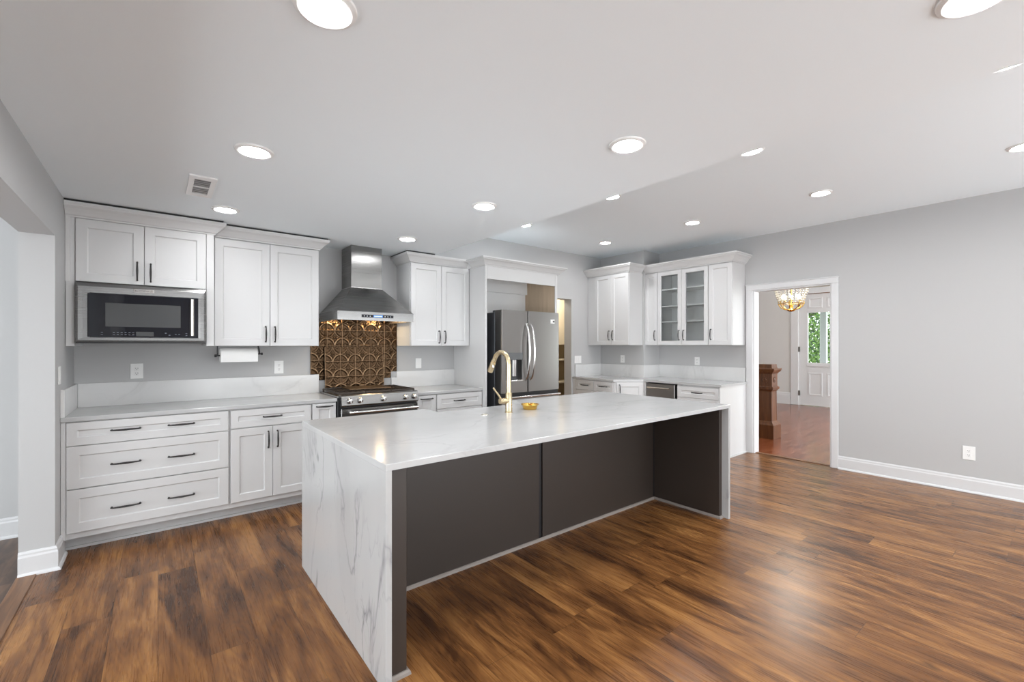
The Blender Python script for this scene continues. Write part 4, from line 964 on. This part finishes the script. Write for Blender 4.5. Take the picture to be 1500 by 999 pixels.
# ------------------------------------------------------------------ outdoors beyond the front door glass
b = MB(); b.box(11.9, 34, -12, 18, -0.40, -0.35); struct(b.build('ground_lawn', 'lawn'), 'lawn outside the front door', 'ground')
b = MB(); b.box(11.82, 14.2, 0, 7, -0.35, -0.02); struct(b.build('porch_floor', 'trim'), 'white porch floor', 'floor')
t = thing('porch_post', 'white porch post outside the front door glass', 'post', (13.6, 3.98, -0.02))
MB().box(13.53, 13.67, 3.915, 4.055, 0.1, 3.1, 0.008).build('shaft', 'porchpaint', t); MB().box(13.49, 13.71, 3.875, 4.095, -0.02, 0.1, 0.006).build('base', 'porchpaint', t)
b = MB(); b.box(11.82, 14.6, -1.0, 8.0, 3.1, 3.25); struct(b.build('porch_shade_roof', 'porchpaint'), 'unseen porch roof added to shade the porch post', 'ceiling')  # roof added out of view to keep sky light off the post
def tree(label, x, y, h, spread, n, seed, m1, m2, lean=0.6):
    rd = random.Random(seed); t = thing('tree', label, 'tree', (x, y, -0.36), 'trees in the front yard')
    b = MB(); b.tube([(x, y, -0.36), (x + 0.1, y + lean * 0.3, h * 0.35), (x, y + lean, h * 0.8)], [0.20, 0.15, 0.07], 10)
    for k in range(6):
        a = rd.uniform(0, 6.28); z = h * rd.uniform(0.3, 0.65); b.tube([(x, y + lean * 0.5, z), (x + math.cos(a) * spread * 0.5, y + math.sin(a) * spread * 0.6, z + rd.uniform(0.1, 1.0))], [0.07, 0.025], 6)
    b.build('trunk', 'bark', t, True)
    for mname, cnt in ((m1, n), (m2, n // 2)):
        b = MB()
        for k in range(cnt):
            a = rd.uniform(0, 6.28); r = spread * math.sqrt(rd.random()); z = rd.uniform(0.12, 1.0) * h
            c = Vector((x + r * math.cos(a), y + r * math.sin(a), z)); s_ = rd.uniform(0.035, 0.075)
            u = Vector((rd.uniform(-1, 1), rd.uniform(-1, 1), rd.uniform(-1, 1))).normalized(); v = u.cross(Vector((rd.uniform(-1, 1), rd.uniform(-1, 1), rd.uniform(-1, 1)))).normalized()
            b.face([c - u * s_, c - v * s_ * 0.5, c + u * s_, c + v * s_ * 0.5])
        b.build('foliage', mname, t)
tree('leafy tree left of the white porch post', 18.5, 6.15, 4.6, 1.55, 8500, 3, 'leaf', 'leaf2')
tree('darker leafy tree right of the white porch post', 22.5, 5.3, 5.5, 1.9, 8500, 5, 'leaf2', 'leaf', -0.5)
rd = random.Random(11); b = MB()
for k in range(10000):
    c = Vector((27 + rd.uniform(-0.8, 0.8), rd.uniform(3.0, 13.0), rd.uniform(-0.35, 2.1))); s_ = rd.uniform(0.05, 0.11)
    u = Vector((rd.uniform(-1, 1), rd.uniform(-1, 1), rd.uniform(-1, 1))).normalized(); v = u.cross(Vector((rd.uniform(-1, 1), rd.uniform(-1, 1), rd.uniform(-1, 1)))).normalized()
    b.face([c - u * s_, c - v * s_ * 0.5, c + u * s_, c + v * s_ * 0.5])
tag(b.build('hedge', 'leaf'), 'long green hedge far behind the trees outside the front door', 'hedge', kind='stuff')

for o in ALL:
    if '_o' in o: del o['_o']
